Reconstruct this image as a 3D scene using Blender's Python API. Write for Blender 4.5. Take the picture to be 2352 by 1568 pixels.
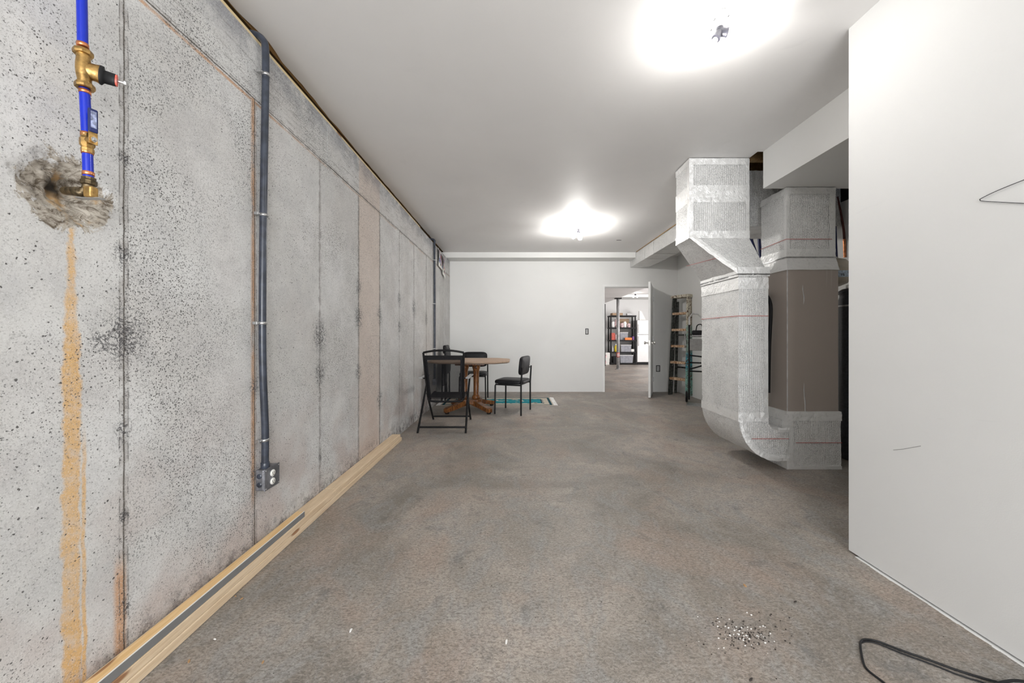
import bpy, bmesh, math, random
from mathutils import Vector, Matrix, noise
random.seed(7)
for o in list(bpy.data.objects): bpy.data.objects.remove(o)
SC = bpy.context.scene
COL = SC.collection
PI = math.pi
# ------------------------------------------------------------------ camera
F = 830.0; CX = 1183.0; CY = 771.0; H = 1.10
cd = bpy.data.cameras.new('camera'); cam = bpy.data.objects.new('camera', cd); COL.objects.link(cam)
cd.sensor_width = 36.0; cd.sensor_fit = 'HORIZONTAL'; cd.lens = 36.0*F/2352.0
cd.shift_x = (1176-CX)/2352.0; cd.shift_y = (CY-784)/2352.0
cd.clip_start = 0.02; cd.clip_end = 100
cam.location = (0, 0, H); cam.rotation_euler = (PI/2, 0, 0)
SC.camera = cam
def P(px, py, d): return Vector(((px-CX)*d/F, d, H-(py-CY)*d/F))
def FL(px, py, z=0.0):
    d = F*(H-z)/(py-CY); return Vector(((px-CX)*d/F, d, z))
# ------------------------------------------------------------------ world, exposure
w = bpy.data.worlds.new('world'); SC.world = w; w.use_nodes = True
w.node_tree.nodes['Background'].inputs[0].default_value = (0.75, 0.85, 1, 1)
w.node_tree.nodes['Background'].inputs[1].default_value = 0.3
vs = SC.view_settings
vs.view_transform = 'Standard'; vs.look = 'None'; vs.gamma = 1; vs.use_curve_mapping = False
vs.exposure = 1.38
BULB = 92.0; BULB_B = 34.0; BULB2 = 250.0; BULB3 = 13.0; FILL = 93.0; ROOM2 = 82.0
def area(name, loc, rot, sx, sy, e, col=(1, 1, 1)):
    l = bpy.data.lights.new(name, 'AREA'); l.shape = 'RECTANGLE'; l.size = sx; l.size_y = sy; l.energy = e; l.color = col
    o = bpy.data.objects.new(name, l); COL.objects.link(o); o.location = loc; o.rotation_euler = rot; return o
# soft fill light added behind the camera to even out the room
area('fill_behind_camera', (0.2, -3.4, 1.35), (PI/2, 0, 0), 2.7, 2.2, FILL, (0.97, 0.985, 1.0))
# fill light added out of view to brighten the room beyond the doorway
area('fill_far_room', (6.85, 10.5, 1.6), (0, PI/2, 0), 1.6, 3.5, ROOM2, (1.0, 0.97, 0.98))

# ------------------------------------------------------------------ node helpers
class NT:
    def __init__(s, name):
        s.m = bpy.data.materials.new(name); s.m.use_nodes = True; s.t = s.m.node_tree; s.n = s.t.nodes
        s.b = s.n['Principled BSDF']; s.pos = s.n.new('ShaderNodeNewGeometry').outputs['Position']
        s.oc = s.n.new('ShaderNodeTexCoord').outputs['Object']
    def L(s, a, b): s.t.links.new(a, b)
    def put(s, sock, v):
        if hasattr(v, 'links') or hasattr(v, 'is_linked'): s.L(v, sock)
        else: sock.default_value = v
    def math(s, op, a, b=0.0, c=0.0, clamp=False):
        n = s.n.new('ShaderNodeMath'); n.operation = op; n.use_clamp = clamp
        s.put(n.inputs[0], a); s.put(n.inputs[1], b); s.put(n.inputs[2], c); return n.outputs[0]
    def sep(s, v):
        n = s.n.new('ShaderNodeSeparateXYZ'); s.L(v, n.inputs[0]); return n.outputs
    def comb(s, x, y, z):
        n = s.n.new('ShaderNodeCombineXYZ'); s.put(n.inputs[0], x); s.put(n.inputs[1], y); s.put(n.inputs[2], z); return n.outputs[0]
    def scale(s, v, sc):
        n = s.n.new('ShaderNodeVectorMath'); n.operation = 'MULTIPLY'; s.L(v, n.inputs[0]); n.inputs[1].default_value = sc; return n.outputs[0]
    def noise(s, v, sc, det=4, rough=0.55, dist=0.0):
        n = s.n.new('ShaderNodeTexNoise'); s.L(v, n.inputs['Vector']); n.inputs['Scale'].default_value = sc
        n.inputs['Detail'].default_value = det; n.inputs['Roughness'].default_value = rough; n.inputs['Distortion'].default_value = dist
        return n.outputs['Fac']
    def vor(s, v, sc, out='Distance', feat='F1', rnd=1.0, dim='3D'):
        n = s.n.new('ShaderNodeTexVoronoi'); n.voronoi_dimensions = dim; s.L(v, n.inputs['Vector']); n.inputs['Scale'].default_value = sc
        n.feature = feat; n.inputs['Randomness'].default_value = rnd; return n.outputs[out]
    def ss(s, v, a, b, lo=0.0, hi=1.0):
        n = s.n.new('ShaderNodeMapRange'); n.interpolation_type = 'SMOOTHSTEP'; s.put(n.inputs[0], v)
        s.put(n.inputs[1], a); s.put(n.inputs[2], b); n.inputs[3].default_value = lo; n.inputs[4].default_value = hi; return n.outputs[0]
    def mix(s, f, a, b, mode='MIX'):
        n = s.n.new('ShaderNodeMix'); n.data_type = 'RGBA'; n.blend_type = mode
        s.put(n.inputs[0], f)
        for i, v in ((6, a), (7, b)):
            s.put(n.inputs[i], (*v, 1) if isinstance(v, tuple) and len(v) == 3 else v)
        return n.outputs[2]
    def bump(s, h, st=0.3, dist=0.01):
        n = s.n.new('ShaderNodeBump'); s.L(h, n.inputs['Height']); n.inputs['Strength'].default_value = st; n.inputs['Distance'].default_value = dist
        s.L(n.outputs[0], s.b.inputs['Normal'])
    def fin(s, col=None, rough=None, metal=None, spec=None):
        if col is not None: s.put(s.b.inputs['Base Color'], (*col, 1) if isinstance(col, tuple) and len(col) == 3 else col)
        if rough is not None: s.put(s.b.inputs['Roughness'], rough)
        if metal is not None: s.put(s.b.inputs['Metallic'], metal)
        if spec is not None: s.b.inputs['Specular IOR Level'].default_value = spec
        return s.m
def simple(name, col, rough=0.5, metal=0.0, nz=0.12, sc=20, bump=0.0):
    t = NT(name); n = t.noise(t.oc, sc, 3)
    f = t.ss(n, 0.3, 0.7)
    a = tuple(c*(1-nz) for c in col); b = tuple(min(1, c*(1+nz)) for c in col)
    if bump: t.bump(n, bump, 0.004)
    return t.fin(t.mix(f, a, b), rough, metal)

# ------------------------------------------------------------------ materials
SEAMS = [-0.61, -0.01, 0.58, 1.183, 1.777, 2.371, 2.959, 3.416, 3.994, 4.58, 5.21, 5.82, 6.42]
def mat_concrete():
    t = NT('poured_concrete'); p = t.pos; x, y, z = t.sep(p)
    n1 = t.noise(p, 1.6, 5, 0.6); n2 = t.noise(p, 9, 5, 0.65); n3 = t.noise(p, 60, 3, 0.6)
    col = t.mix(t.ss(n1, 0.3, 0.7), (0.57, 0.565, 0.545), (0.68, 0.68, 0.67))
    col = t.mix(t.ss(n2, 0.35, 0.75, 0, 0.42), col, (0.40, 0.40, 0.405))
    pk = t.math('MULTIPLY', t.ss(t.noise(p, 2.3, 4), 0.42, 0.62), t.ss(z, 1.0, 0.1, 0.1, 0.75))
    col = t.mix(pk, col, (0.50, 0.43, 0.40))
    # warmer narrow panel between the 7th and 8th seams
    band = t.math('MULTIPLY', t.ss(y, 2.955, 2.965), t.ss(y, 3.42, 3.41))
    col = t.mix(t.math('MULTIPLY', band, 0.42), col, (0.62, 0.46, 0.35))
    # darker bluish top edge
    top = t.math('MULTIPLY', t.ss(z, 2.36, 2.55), t.ss(n2, 0.25, 0.6))
    col = t.mix(t.math('MULTIPLY', top, 0.6), col, (0.17, 0.18, 0.21))
    streak = t.noise(t.comb(0.0, t.math('MULTIPLY', y, 2.0), t.math('MULTIPLY', z, 26.0)), 3, 4)
    col = t.mix(t.math('MULTIPLY', t.math('MULTIPLY', t.ss(z, 2.27, 2.3), t.ss(streak, 0.5, 0.7)), 0.45), col, (0.2, 0.18, 0.17))
    # wobble for line work
    wob = t.math('MULTIPLY', t.math('SUBTRACT', t.noise(p, 14, 2), 0.5), 0.006)
    yy = t.math('ADD', y, wob); D = None
    for s in SEAMS:
        d = t.math('ABSOLUTE', t.math('SUBTRACT', yy, s))
        D = d if D is None else t.math('MINIMUM', D, d)
    up = t.ss(z, 2.262, 2.268)
    D = t.math('ADD', D, up)                        # vertical seams stop under the header pour
    hz = t.math('ABSOLUTE', t.math('SUBTRACT', t.math('ADD', z, wob), 2.265))
    D2 = t.math('MINIMUM', D, hz)
    broken = t.ss(t.noise(p, 22, 3), 0.36, 0.6)
    l1 = t.math('MULTIPLY', t.ss(D2, 0.0042, 0.0018), 0.88)
    l2 = t.math('MULTIPLY', t.math('MULTIPLY', t.ss(D2, 0.011, 0.0125), t.ss(D2, 0.017, 0.0145)), broken)
    smear = t.math('MULTIPLY', t.ss(D2, 0.016, 0.010, 0, 0.42), broken)
    col = t.mix(smear, col, (0.27, 0.24, 0.22))
    # rust beside two of the seams and the header line
    rs = t.math('ABSOLUTE', t.math('SUBTRACT', yy, 1.768)); rs = t.math('ADD', rs, up)
    rr = t.math('MULTIPLY', t.ss(rs, 0.022, 0.004), t.ss(t.noise(t.scale(p, (1, 1, .35)), 9, 4), 0.33, 0.56))
    hr = t.math('ABSOLUTE', t.math('SUBTRACT', t.math('ADD', z, wob), 2.248))
    rh = t.math('MULTIPLY', t.math('MULTIPLY', t.ss(hr, 0.011, 0.003), t.ss(t.noise(p, 5, 4), 0.38, 0.55)), t.ss(y, 2.3, 1.7, 0.45, 1.0))
    rl = t.math('MULTIPLY', t.ss(t.math('ABSOLUTE', t.math('SUBTRACT', yy, 1.172)), 0.026, 0.008), t.ss(z, 0.42, 0.3))
    r = t.math('MULTIPLY', t.math('MAXIMUM', t.math('MAXIMUM', rr, rh), rl), 0.72)
    col = t.mix(r, col, (0.55, 0.27, 0.10))
    col = t.mix(t.math('MULTIPLY', l2, 0.65), col, (0.1, 0.09, 0.08))
    col = t.mix(l1, col, (0.10, 0.085, 0.07))
    # mildew bursts on the seams (tie holes)
    mil = None
    for (yc, zc, rad) in ((1.183, 1.10, .13), (1.183, 1.36, .055), (1.183, 1.68, .035), (1.183, .79, .05), (1.183, .51, .03), (1.183, .21, .04), (1.777, .85, .06),
                          (1.777, .42, .05), (2.371, 1.10, .16), (2.371, .85, .12), (2.371, .3, .04), (2.959, 1.5, .1), (2.959, 1.25, .14), (2.959, .8, .1), (3.416, 1.3, .12),
                          (3.994, 1.2, .1), (3.994, 1.5, .12), (3.416, .5, .12), (4.58, 1.45, .16), (5.21, 1.35, .14), (1.12, 1.08, .06)):
        dd = t.math('SQRT', t.math('ADD', t.math('POWER', t.math('SUBTRACT', y, yc), 2.0), t.math('POWER', t.math('MULTIPLY', t.math('SUBTRACT', z, zc), 0.75), 2.0)))
        v = t.ss(t.math('DIVIDE', dd, rad), 1.0, 0.05)
        mil = v if mil is None else t.math('MAXIMUM', mil, v)
    thread = t.math('ABSOLUTE', t.math('SUBTRACT', t.noise(p, 38, 5, 0.72, 0.7), 0.5))
    mt = t.math('MULTIPLY', t.ss(t.math('SUBTRACT', thread, t.math('MULTIPLY', t.math('POWER', mil, 1.6), 0.045)), 0.008, -0.012), t.ss(mil, 0.02, 0.3))
    col = t.mix(t.math('MULTIPLY', mt, 0.88), col, (0.055, 0.055, 0.06))
    # damp black growth low down
    low = t.math('MULTIPLY', t.ss(t.math('ADD', z, t.math('MULTIPLY', n2, 0.12)), 0.27, 0.10), t.ss(t.noise(p, 18, 5, 0.7), 0.46, 0.62))
    col = t.mix(t.math('MULTIPLY', low, 0.75), col, (0.10, 0.085, 0.08))
    # orange leak run below the pipe
    sw = t.math('MULTIPLY', t.math('SUBTRACT', t.noise(t.scale(p, (0, 0, 1)), 7, 3), 0.5), 0.03)
    wid = t.math('ADD', t.ss(z, 1.4, 0.95, 0.006, 0.020), t.math('MULTIPLY', t.math('SUBTRACT', t.noise(p, 22, 4, 0.7), 0.5), 0.03))
    c = t.math('ABSOLUTE', t.math('SUBTRACT', t.math('ADD', y, t.math('MULTIPLY', sw, 0.55)), 1.043))
    s1 = t.math('MULTIPLY', t.ss(t.math('SUBTRACT', c, wid), 0.006, -0.004), t.ss(z, 1.425, 1.40))
    c2 = t.math('ABSOLUTE', t.math('SUBTRACT', t.math('ADD', y, sw), 1.073))
    s2 = t.math('MULTIPLY', t.ss(c2, 0.008, 0.002), t.ss(z, 0.85, 0.7))
    st = t.math('MULTIPLY', t.math('MAXIMUM', s1, s2), t.ss(t.noise(p, 30, 5, 0.7), 0.28, 0.55, 0.5, 1.0))
    col = t.mix(t.math('MULTIPLY', st, t.ss(n1, 0.3, 0.6, 0.7, 0.95)), col, (0.66, 0.41, 0.17))
    # chipped mortar round the pipe hole
    ey = t.math('DIVIDE', t.math('SUBTRACT', y, 1.045), 0.122); ez = t.math('DIVIDE', t.math('SUBTRACT', z, 1.508), 0.115)
    e = t.math('SQRT', t.math('ADD', t.math('POWER', ey, 2.0), t.math('POWER', ez, 2.0)))
    e = t.math('ADD', e, t.math('MULTIPLY', t.math('SUBTRACT', t.noise(p, 15, 7, 0.75, 0.8), 0.5), 2.1))
    chip = t.ss(e, 0.92, 0.82)
    ch = t.mix(t.ss(t.noise(t.scale(p, (1, 1, 1.6)), 24, 7, 0.78, 1.4), 0.36, 0.58), (0.11, 0.085, 0.06), (0.47, 0.43, 0.37))
    ch = t.mix(t.math('MULTIPLY', t.ss(t.noise(p, 13, 5), .5, .62), t.ss(e, .7, .4)), ch, (0.42, 0.27, 0.13)); e2 = t.math('SQRT', t.math('ADD', t.math('POWER', t.math('DIVIDE', t.math('SUBTRACT', y, 1.028), .05), 2.0), t.math('POWER', t.math('DIVIDE', t.math('SUBTRACT', z, 1.522), .04), 2.0))); ch = t.mix(t.ss(t.math('ADD', e2, t.math('MULTIPLY', n2, .9)), 1.35, 0.7), ch, (0.035, 0.028, 0.022))
    # pores, large and small
    def pores(sc, r0, seed, dens):
        nn = t.n.new('ShaderNodeTexNoise'); t.L(p, nn.inputs['Vector']); nn.inputs['Scale'].default_value = sc*1.3; nn.inputs['Detail'].default_value = 2
        va = t.n.new('ShaderNodeVectorMath'); va.operation = 'MULTIPLY_ADD'; t.L(nn.outputs['Color'], va.inputs[0]); va.inputs[1].default_value = (0.9/sc,)*3; t.L(p, va.inputs[2])
        q = va.outputs[0]; d = t.vor(q, sc); cc = t.sep(t.vor(q, sc, 'Color'))
        rad = t.math('SUBTRACT', t.math('MULTIPLY', t.math('POWER', t.ss(cc[0], dens, 1.0), 1.6), r0*1.35), 0.035)
        return t.ss(t.math('SUBTRACT', d, rad), 0.04, -0.04)
    dm = t.ss(t.noise(p, 2.6, 3), 0.35, 0.65, 0.25, 1.0)
    pa = t.math('MULTIPLY', pores(190, 0.38, 0, 0.35), dm); pb = pores(88, 0.23, 1, 0.74); pd = t.math('MULTIPLY', pores(300, 0.48, 0, 0.3), t.math('MULTIPLY', dm, 0.55)); pa = t.math('MAXIMUM', pa, pd)
    pc = pores(40, 0.11, 2, 0.90)
    po = t.math('MAXIMUM', t.math('MAXIMUM', pa, pb), pc)
    col = t.mix(t.math('MULTIPLY', po, 0.93), col, (0.06, 0.057, 0.055))
    gr = t.noise(p, 170, 3, 0.75); col = t.mix(t.ss(gr, 0.5, 0.7, 0, 0.42), col, (0.25, 0.24, 0.235)); wsp = t.math('MULTIPLY', t.ss(t.noise(p, 240, 2), 0.56, 0.68), 0.35)
    col = t.mix(wsp, col, (0.75, 0.75, 0.74))
    col = t.mix(chip, col, ch)
    t.bump(t.math('SUBTRACT', t.math('ADD', t.math('MULTIPLY', n3, 0.25), t.math('MULTIPLY', n2, 0.3)), t.math('MULTIPLY', po, 0.9)), 0.35, 0.003)
    return t.fin(col, 0.85, 0, 0.25)
def mat_floor():
    t = NT('trowelled_floor'); p = t.pos
    a = t.noise(p, 0.9, 6, 0.62, 0.8); b = t.noise(t.scale(p, (1.6, 0.9, 1)), 3.3, 7, 0.68, 1.6); c = t.noise(t.scale(p, (1.0, 2.2, 1)), 24, 5, 0.7, 0.6)
    d = t.noise(p, 150, 3, 0.6)
    col = t.mix(t.ss(a, 0.36, 0.64), (0.225, 0.20, 0.172), (0.44, 0.385, 0.335))
    col = t.mix(t.ss(b, 0.42, 0.66, 0, 0.75), col, (0.33, 0.325, 0.315))
    col = t.mix(t.ss(t.noise(p, 1.7, 5, 0.6, 0.9), 0.48, 0.68, 0, 0.65), col, (0.38, 0.29, 0.235))
    col = t.mix(t.ss(c, 0.50, 0.72, 0, 0.5), col, (0.17, 0.155, 0.135))
    col = t.mix(t.ss(t.noise(p, 11, 6, 0.75, 1.2), 0.54, 0.7, 0, 0.35), col, (0.46, 0.44, 0.42))
    col = t.mix(t.ss(t.noise(p, 5.5, 6, 0.7, 0.5), 0.55, 0.72, 0, 0.62), col, (0.12, 0.12, 0.12))
    col = t.mix(t.ss(d, 0.5, 0.75, 0, 0.4), col, (0.14, 0.13, 0.12))
    e = t.noise(t.scale(p, (1.0, 1.7, 1)), 75, 5, 0.75, 0.8)
    col = t.mix(t.ss(e, 0.45, 0.62, 0, 0.6), col, (0.10, 0.088, 0.075))
    col = t.mix(t.ss(e, 0.46, 0.34, 0, 0.3), col, (0.55, 0.51, 0.47))
    t.bump(t.math('ADD', t.math('MULTIPLY', c, 0.6), t.math('MULTIPLY', e, 0.5)), 0.3, 0.004)
    return t.fin(col, t.ss(b, 0.3, 0.7, 0.42, 0.62), 0, 0.4)
def mat_paint(name, col, marks=True, bmp=0.12):
    t = NT(name); p = t.pos; a = t.noise(p, 1.1, 4, 0.5, 0.4); b = t.noise(p, 220, 3, 0.6)
    c = t.mix(t.ss(a, 0.3, 0.7), tuple(k*0.955 for k in col), col)
    if marks:
        m = t.ss(t.noise(t.scale(p, (1, 1, 2.2)), 3.1, 5, 0.6, 1.0), 0.62, 0.78, 0, 0.22)
        c = t.mix(m, c, tuple(k*0.78 for k in col))
    t.bump(b, bmp, 0.002)
    return t.fin(c, 0.62, 0, 0.3)
def mat_foil(name, rib=0.0165, ribs=True, crinkle=1.0):
    t = NT(name); p = t.pos; x, y, z = t.sep(p)
    u = t.math('ADD', x, y)
    n = t.noise(p, 38, 5, 0.7, 1.0); n2 = t.noise(p, 7, 4, 0.6)
    cr = t.math('MULTIPLY', n, 0.75*crinkle)
    if ribs:
        uu = t.math('ADD', u, t.math('MULTIPLY', n2, 0.012))
        w_ = t.math('ABSOLUTE', t.math('SINE', t.math('MULTIPLY', uu, PI/rib)))
        q = t.noise(t.comb(t.math('MULTIPLY', u, 1.0), t.math('MULTIPLY', u, 0.7), t.math('MULTIPLY', z, 1.0)), 150, 3, 0.7)
        rg = t.ss(w_, 0.42, 0.0)
        h = t.math('ADD', t.math('MULTIPLY', rg, 0.8), t.math('ADD', t.math('MULTIPLY', q, 1.5), t.math('MULTIPLY', cr, 1.5)))
        dark = t.math('MULTIPLY', t.math('SUBTRACT', 1.0, rg), t.math('MULTIPLY', t.ss(q, 0.46, 0.62), t.ss(t.noise(p, 5, 4, 0.7), 0.35, 0.62, 0.35, 0.95)))
    else:
        h = t.math('MULTIPLY', t.noise(p, 24, 6, 0.7, 1.6), 2.0); dark = t.ss(n, 0.55, 0.75, 0, 0.25)
    col = t.mix(dark, (0.93, 0.93, 0.92), (0.40, 0.40, 0.40))
    col = t.mix(t.ss(n, 0.56, 0.76, 0, 0.35), col, (0.38, 0.38, 0.37))
    t.bump(h, 0.75 if ribs else 0.7, 0.005)
    return t.fin(col, t.ss(n2, 0.3, 0.7, 0.28, 0.42), 0.46)
def mat_pine(name, a, b, axis=1, knots=True):
    t = NT(name); p = t.pos
    s = [16, 16, 16]; s[axis] = 0.9
    g = t.noise(t.scale(p, tuple(s)), 4, 5, 0.6, 0.7)
    f = t.noise(t.scale(p, tuple(k*4 for k in s)), 4, 3)
    col = t.mix(t.ss(g, 0.35, 0.65), a, b)
    col = t.mix(t.ss(f, 0.5, 0.75, 0, 0.25), col, tuple(k*0.6 for k in a))
    sx = t.sep(p); kv = t.comb(t.math('MULTIPLY', sx[1], 3.4), t.math('MULTIPLY', t.math('ADD', sx[0], sx[2]), 14.0), 0.0)
    d = t.vor(kv, 1.0, dim='2D'); cc = t.sep(t.vor(kv, 1.0, 'Color', dim='2D'))
    kn = t.math('MULTIPLY', t.ss(d, 0.17, 0.08, 0, 0.85), t.ss(cc[0], 0.62, 0.66))
    if knots: col = t.mix(kn, col, (0.25, 0.10, 0.035))
    t.bump(f, 0.15, 0.002)
    return t.fin(col, 0.62, 0, 0.3)
def mat_oak():
    t = NT('varnished_oak'); p = t.oc
    g = t.noise(t.scale(p, (7, 7, 1.0)), 5, 6, 0.65, 1.8)
    col = t.mix(t.ss(g, 0.38, 0.62), (0.06, 0.018, 0.006), (0.29, 0.115, 0.032))
    return t.fin(col, 0.32, 0, 0.5)
def mat_ladder():
    t = NT('paint_spattered_wood'); p = t.oc; z = t.sep(p)[2]
    g = t.noise(p, 26, 5, 0.7, 1.0); s = t.noise(p, 55, 3, 0.6)
    base = t.mix(t.ss(z, 1.25, 1.32), t.mix(t.ss(z, 0.55, 0.8), (0.22, 0.47, 0.42), (0.36, 0.52, 0.46)), (0.62, 0.58, 0.47))
    base = t.mix(t.math('MULTIPLY', t.ss(z, .45, .55), t.ss(z, .85, .75)), base, (0.06, 0.36, 0.45))
    col = t.mix(t.ss(g, 0.52, 0.58), base, (0.10, 0.045, 0.03))
    col = t.mix(t.ss(s, 0.60, 0.64), col, (0.78, 0.72, 0.58))
    return t.fin(col, 0.6)
def mat_step():
    t = NT('worn_step_wood'); p = t.oc
    g = t.noise(p, 30, 5, 0.7, 1.0)
    col = t.mix(t.ss(g, 0.4, 0.6), (0.28, 0.13, 0.055), (0.72, 0.55, 0.38))
    return t.fin(col, 0.7)
def mat_emit(name, col, e):
    t = NT(name); t.b.inputs['Emission Color'].default_value = (*col, 1); t.b.inputs['Emission Strength'].default_value = e
    return t.fin(t.mix(t.noise(t.oc, 30), (0.9, 0.9, 0.88), (0.95, 0.95, 0.93)), 0.35)
def mat_mesh_fabric():
    t = NT('see_through_sling'); n = t.noise(t.oc, 60, 2)
    t.fin(t.mix(n, (0.005, 0.005, 0.006), (0.016, 0.016, 0.018)), 0.8, 0, 0.1)
    x, y, z = t.sep(t.oc)
    u = t.math('ABSOLUTE', t.math('SINE', t.math('MULTIPLY', x, PI/0.0035))); v = t.math('ABSOLUTE', t.math('SINE', t.math('MULTIPLY', z, PI/0.0035)))
    hole = t.math('MULTIPLY', t.ss(u, 0.35, 0.6), t.ss(v, 0.35, 0.6))
    t.L(t.math('SUBTRACT', 1.0, t.math('MULTIPLY', hole, 0.75)), t.b.inputs['Alpha'])
    return t.m
def mat_rug():
    t = NT('woven_rug'); x, y, z = t.sep(t.oc)       # local: x along 1.80, y across 0.72, centred
    ax = t.math('ABSOLUTE', x); ay = t.math('ABSOLUTE', y)
    ex = t.math('SUBTRACT', 0.90, ax); ey = t.math('SUBTRACT', 0.36, ay); e = t.math('MINIMUM', ex, ey)
    cream = (0.60, 0.54, 0.45); navy = (0.015, 0.075, 0.10); teal = (0.02, 0.27, 0.32)
    col = t.mix(t.math('MULTIPLY', t.ss(e, 0.02, 0.022), t.ss(e, 0.062, 0.06)), cream, navy)
    pat = t.ss(t.noise(t.oc, 15, 2, 0.4), 0.52, 0.55)
    col = t.mix(t.math('MULTIPLY', t.ss(e, 0.14, 0.142), pat), col, navy)
    inner = t.math('MULTIPLY', t.ss(e, 0.17, 0.172), t.ss(t.noise(t.oc, 6, 2, 0.4), 0.42, 0.44))
    col = t.mix(inner, col, teal)
    ring = t.math('MULTIPLY', t.ss(e, 0.165, 0.167), t.ss(e, 0.187, 0.185)); col = t.mix(ring, col, navy)
    f = t.noise(t.oc, 400, 2); col = t.mix(t.ss(f, 0.4, 0.7, 0, 0.25), col, (0.1, 0.1, 0.1)); t.bump(f, 0.4, 0.003)
    return t.fin(col, 0.9, 0, 0.1)
def mat_print():
    t = NT('printed_picture'); p = t.oc
    c = t.vor(t.scale(p, (1, 9, 5)), 3.0, 'Color'); r, g, b = t.sep(c)
    col = t.mix(t.ss(r, 0.5, 0.52), (0.03, 0.025, 0.03), (0.45, 0.08, 0.09))
    col = t.mix(t.ss(g, 0.66, 0.68), col, (0.75, 0.68, 0.6)); col = t.mix(t.ss(b, 0.75, 0.77), col, (0.08, 0.1, 0.3))
    return t.fin(col, 0.4)
def mat_furnace():
    t = NT('brown_grey_enamel'); x, y, z = t.sep(t.pos)
    n = t.noise(t.pos, 500, 2); a = t.noise(t.pos, 2.5, 3)
    col = t.mix(t.ss(n, 0.3, 0.7), (0.31, 0.27, 0.235), (0.46, 0.40, 0.355))
    st = t.noise(t.comb(t.math('MULTIPLY', x, 40.0), t.math('MULTIPLY', y, 40.0), t.math('MULTIPLY', z, 1.2)), 1.0, 3)
    drip = t.math('MULTIPLY', t.ss(st, 0.62, 0.72), t.ss(z, 1.38, 1.62, 0, 0.4)); col = t.mix(drip, col, (0.5, 0.48, 0.45))
    return t.fin(col, t.ss(a, .3, .7, 0.36, 0.46), 0.1, 0.5)

M = {}
M['conc'] = mat_concrete(); M['floor'] = mat_floor()
M['paint'] = mat_paint('white_wall_paint', (0.80, 0.80, 0.785)); M['ceil'] = mat_paint('ceiling_paint', (0.83, 0.82, 0.81), True, 0.2)
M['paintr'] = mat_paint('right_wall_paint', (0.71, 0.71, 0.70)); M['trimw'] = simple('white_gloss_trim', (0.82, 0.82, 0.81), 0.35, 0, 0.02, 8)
M['foil'] = mat_foil('ribbed_foil_wrap'); M['tape'] = mat_foil('crinkled_foil_tape', ribs=False)
M['foil2'] = mat_foil('fine_foil_wrap', 0.0145)
M['furn'] = mat_furnace()
M['pine1'] = mat_pine('fresh_pine', (0.66, 0.50, 0.33), (0.76, 0.61, 0.43)); M['pine2'] = mat_pine('yellow_pine', (0.72, 0.47, 0.22), (0.80, 0.58, 0.32))
M['sill'] = mat_pine('sill_wood', (0.62, 0.48, 0.26), (0.74, 0.60, 0.36)); M['osb'] = mat_pine('old_brown_wood', (0.34, 0.21, 0.09), (0.46, 0.30, 0.14))
M['oak'] = mat_oak(); M['ladder'] = mat_ladder(); M['step'] = mat_step(); M['ladderd'] = simple('dark_ladder_rail', (0.045, 0.05, 0.045), 0.6, 0, .7, 30); M['rug'] = mat_rug(); M['print'] = mat_print()
M['tabletop'] = mat_pine('tabletop_laminate', (0.36, 0.25, 0.18), (0.46, 0.34, 0.25), 0, False)
M['blk'] = simple('black_metal', (0.012, 0.012, 0.013), 0.35, 0.2); M['blkv'] = simple('black_vinyl', (0.012, 0.012, 0.014), 0.42, 0, .3, 60, .3)
M['blkp'] = simple('black_plastic', (0.014, 0.014, 0.015), 0.5)
for k_ in ('blk', 'blkv', 'blkp'): M[k_].node_tree.nodes['Principled BSDF'].inputs['Specular IOR Level'].default_value = 0.22
M['sling'] = mat_mesh_fabric()
M['armg'] = simple('grey_armrest', (0.30, 0.30, 0.30), 0.4)
M['blue'] = simple('blue_pipe', (0.003, 0.022, 0.42), 0.22, 0, 0.06, 15); M['bluel'] = simple('navy_vinyl', (0.01, 0.018, 0.10), 0.3)
M['copper'] = simple('copper_ring', (0.66, 0.26, 0.12), 0.3, 0.9, 0.35, 40); M['brass'] = simple('aged_brass', (0.40, 0.25, 0.09), 0.33, 0.9, 0.45, 45, 0.3)
M['brassd'] = simple('dirty_brass', (0.15, 0.11, 0.06), 0.4, 0.8, 0.6, 50, 0.5); M['redpl'] = simple('red_plastic', (0.55, 0.10, 0.07), 0.4, 0, .4, 60)
M['steel'] = simple('galvanised_steel', (0.45, 0.45, 0.45), 0.35, 0.85, 0.2, 30); M['chrome'] = simple('satin_chrome', (0.7, 0.69, 0.67), 0.2, 0.95, 0.05)
M['pvc'] = simple('dark_grey_pvc', (0.038, 0.045, 0.062), 0.30, 0, 0.3, 25); M['boxg'] = simple('grey_steel_box', (0.20, 0.205, 0.225), 0.36, 0.55, 0.3, 30)
M['ivory'] = simple('white_plastic', (0.80, 0.79, 0.75), 0.35, 0, 0.03); M['dark'] = simple('dark_slot', (0.01, 0.01, 0.01), 0.7)
M['porc'] = simple('white_porcelain', (0.80, 0.80, 0.80), 0.2, 0, 0.03); M['sock'] = simple('grey_socket_plastic', (0.05, 0.05, 0.065), 0.35)
M['red'] = simple('red_print', (0.50, 0.09, 0.07), 0.5, 0, 0.3, 90); M['beige'] = simple('beige_enamel', (0.60, 0.54, 0.44), 0.35, 0, 0.05)
M['label'] = simple('pale_blue_label', (0.52, 0.62, 0.72), 0.45, 0, 0.3, 60); M['postm'] = simple('primed_grey_steel', (0.38, 0.38, 0.38), .5, .1, .25, 12); M['tank'] = simple('black_tank', (0.035, 0.037, 0.045), 0.35, 0, .3, 70)
M['greym'] = simple('grey_strip', (0.20, 0.20, 0.20), 0.4, 0.0, 0.05, 12); M['greyp'] = simple('grey_panel', (0.28, 0.28, 0.275), 0.5)
M['wgrey'] = simple('light_grey_plastic', (0.55, 0.55, 0.55), 0.4); M['bin'] = simple('smoky_bin_plastic', (0.30, 0.31, 0.34), 0.25, 0, 0.12, 12)
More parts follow.
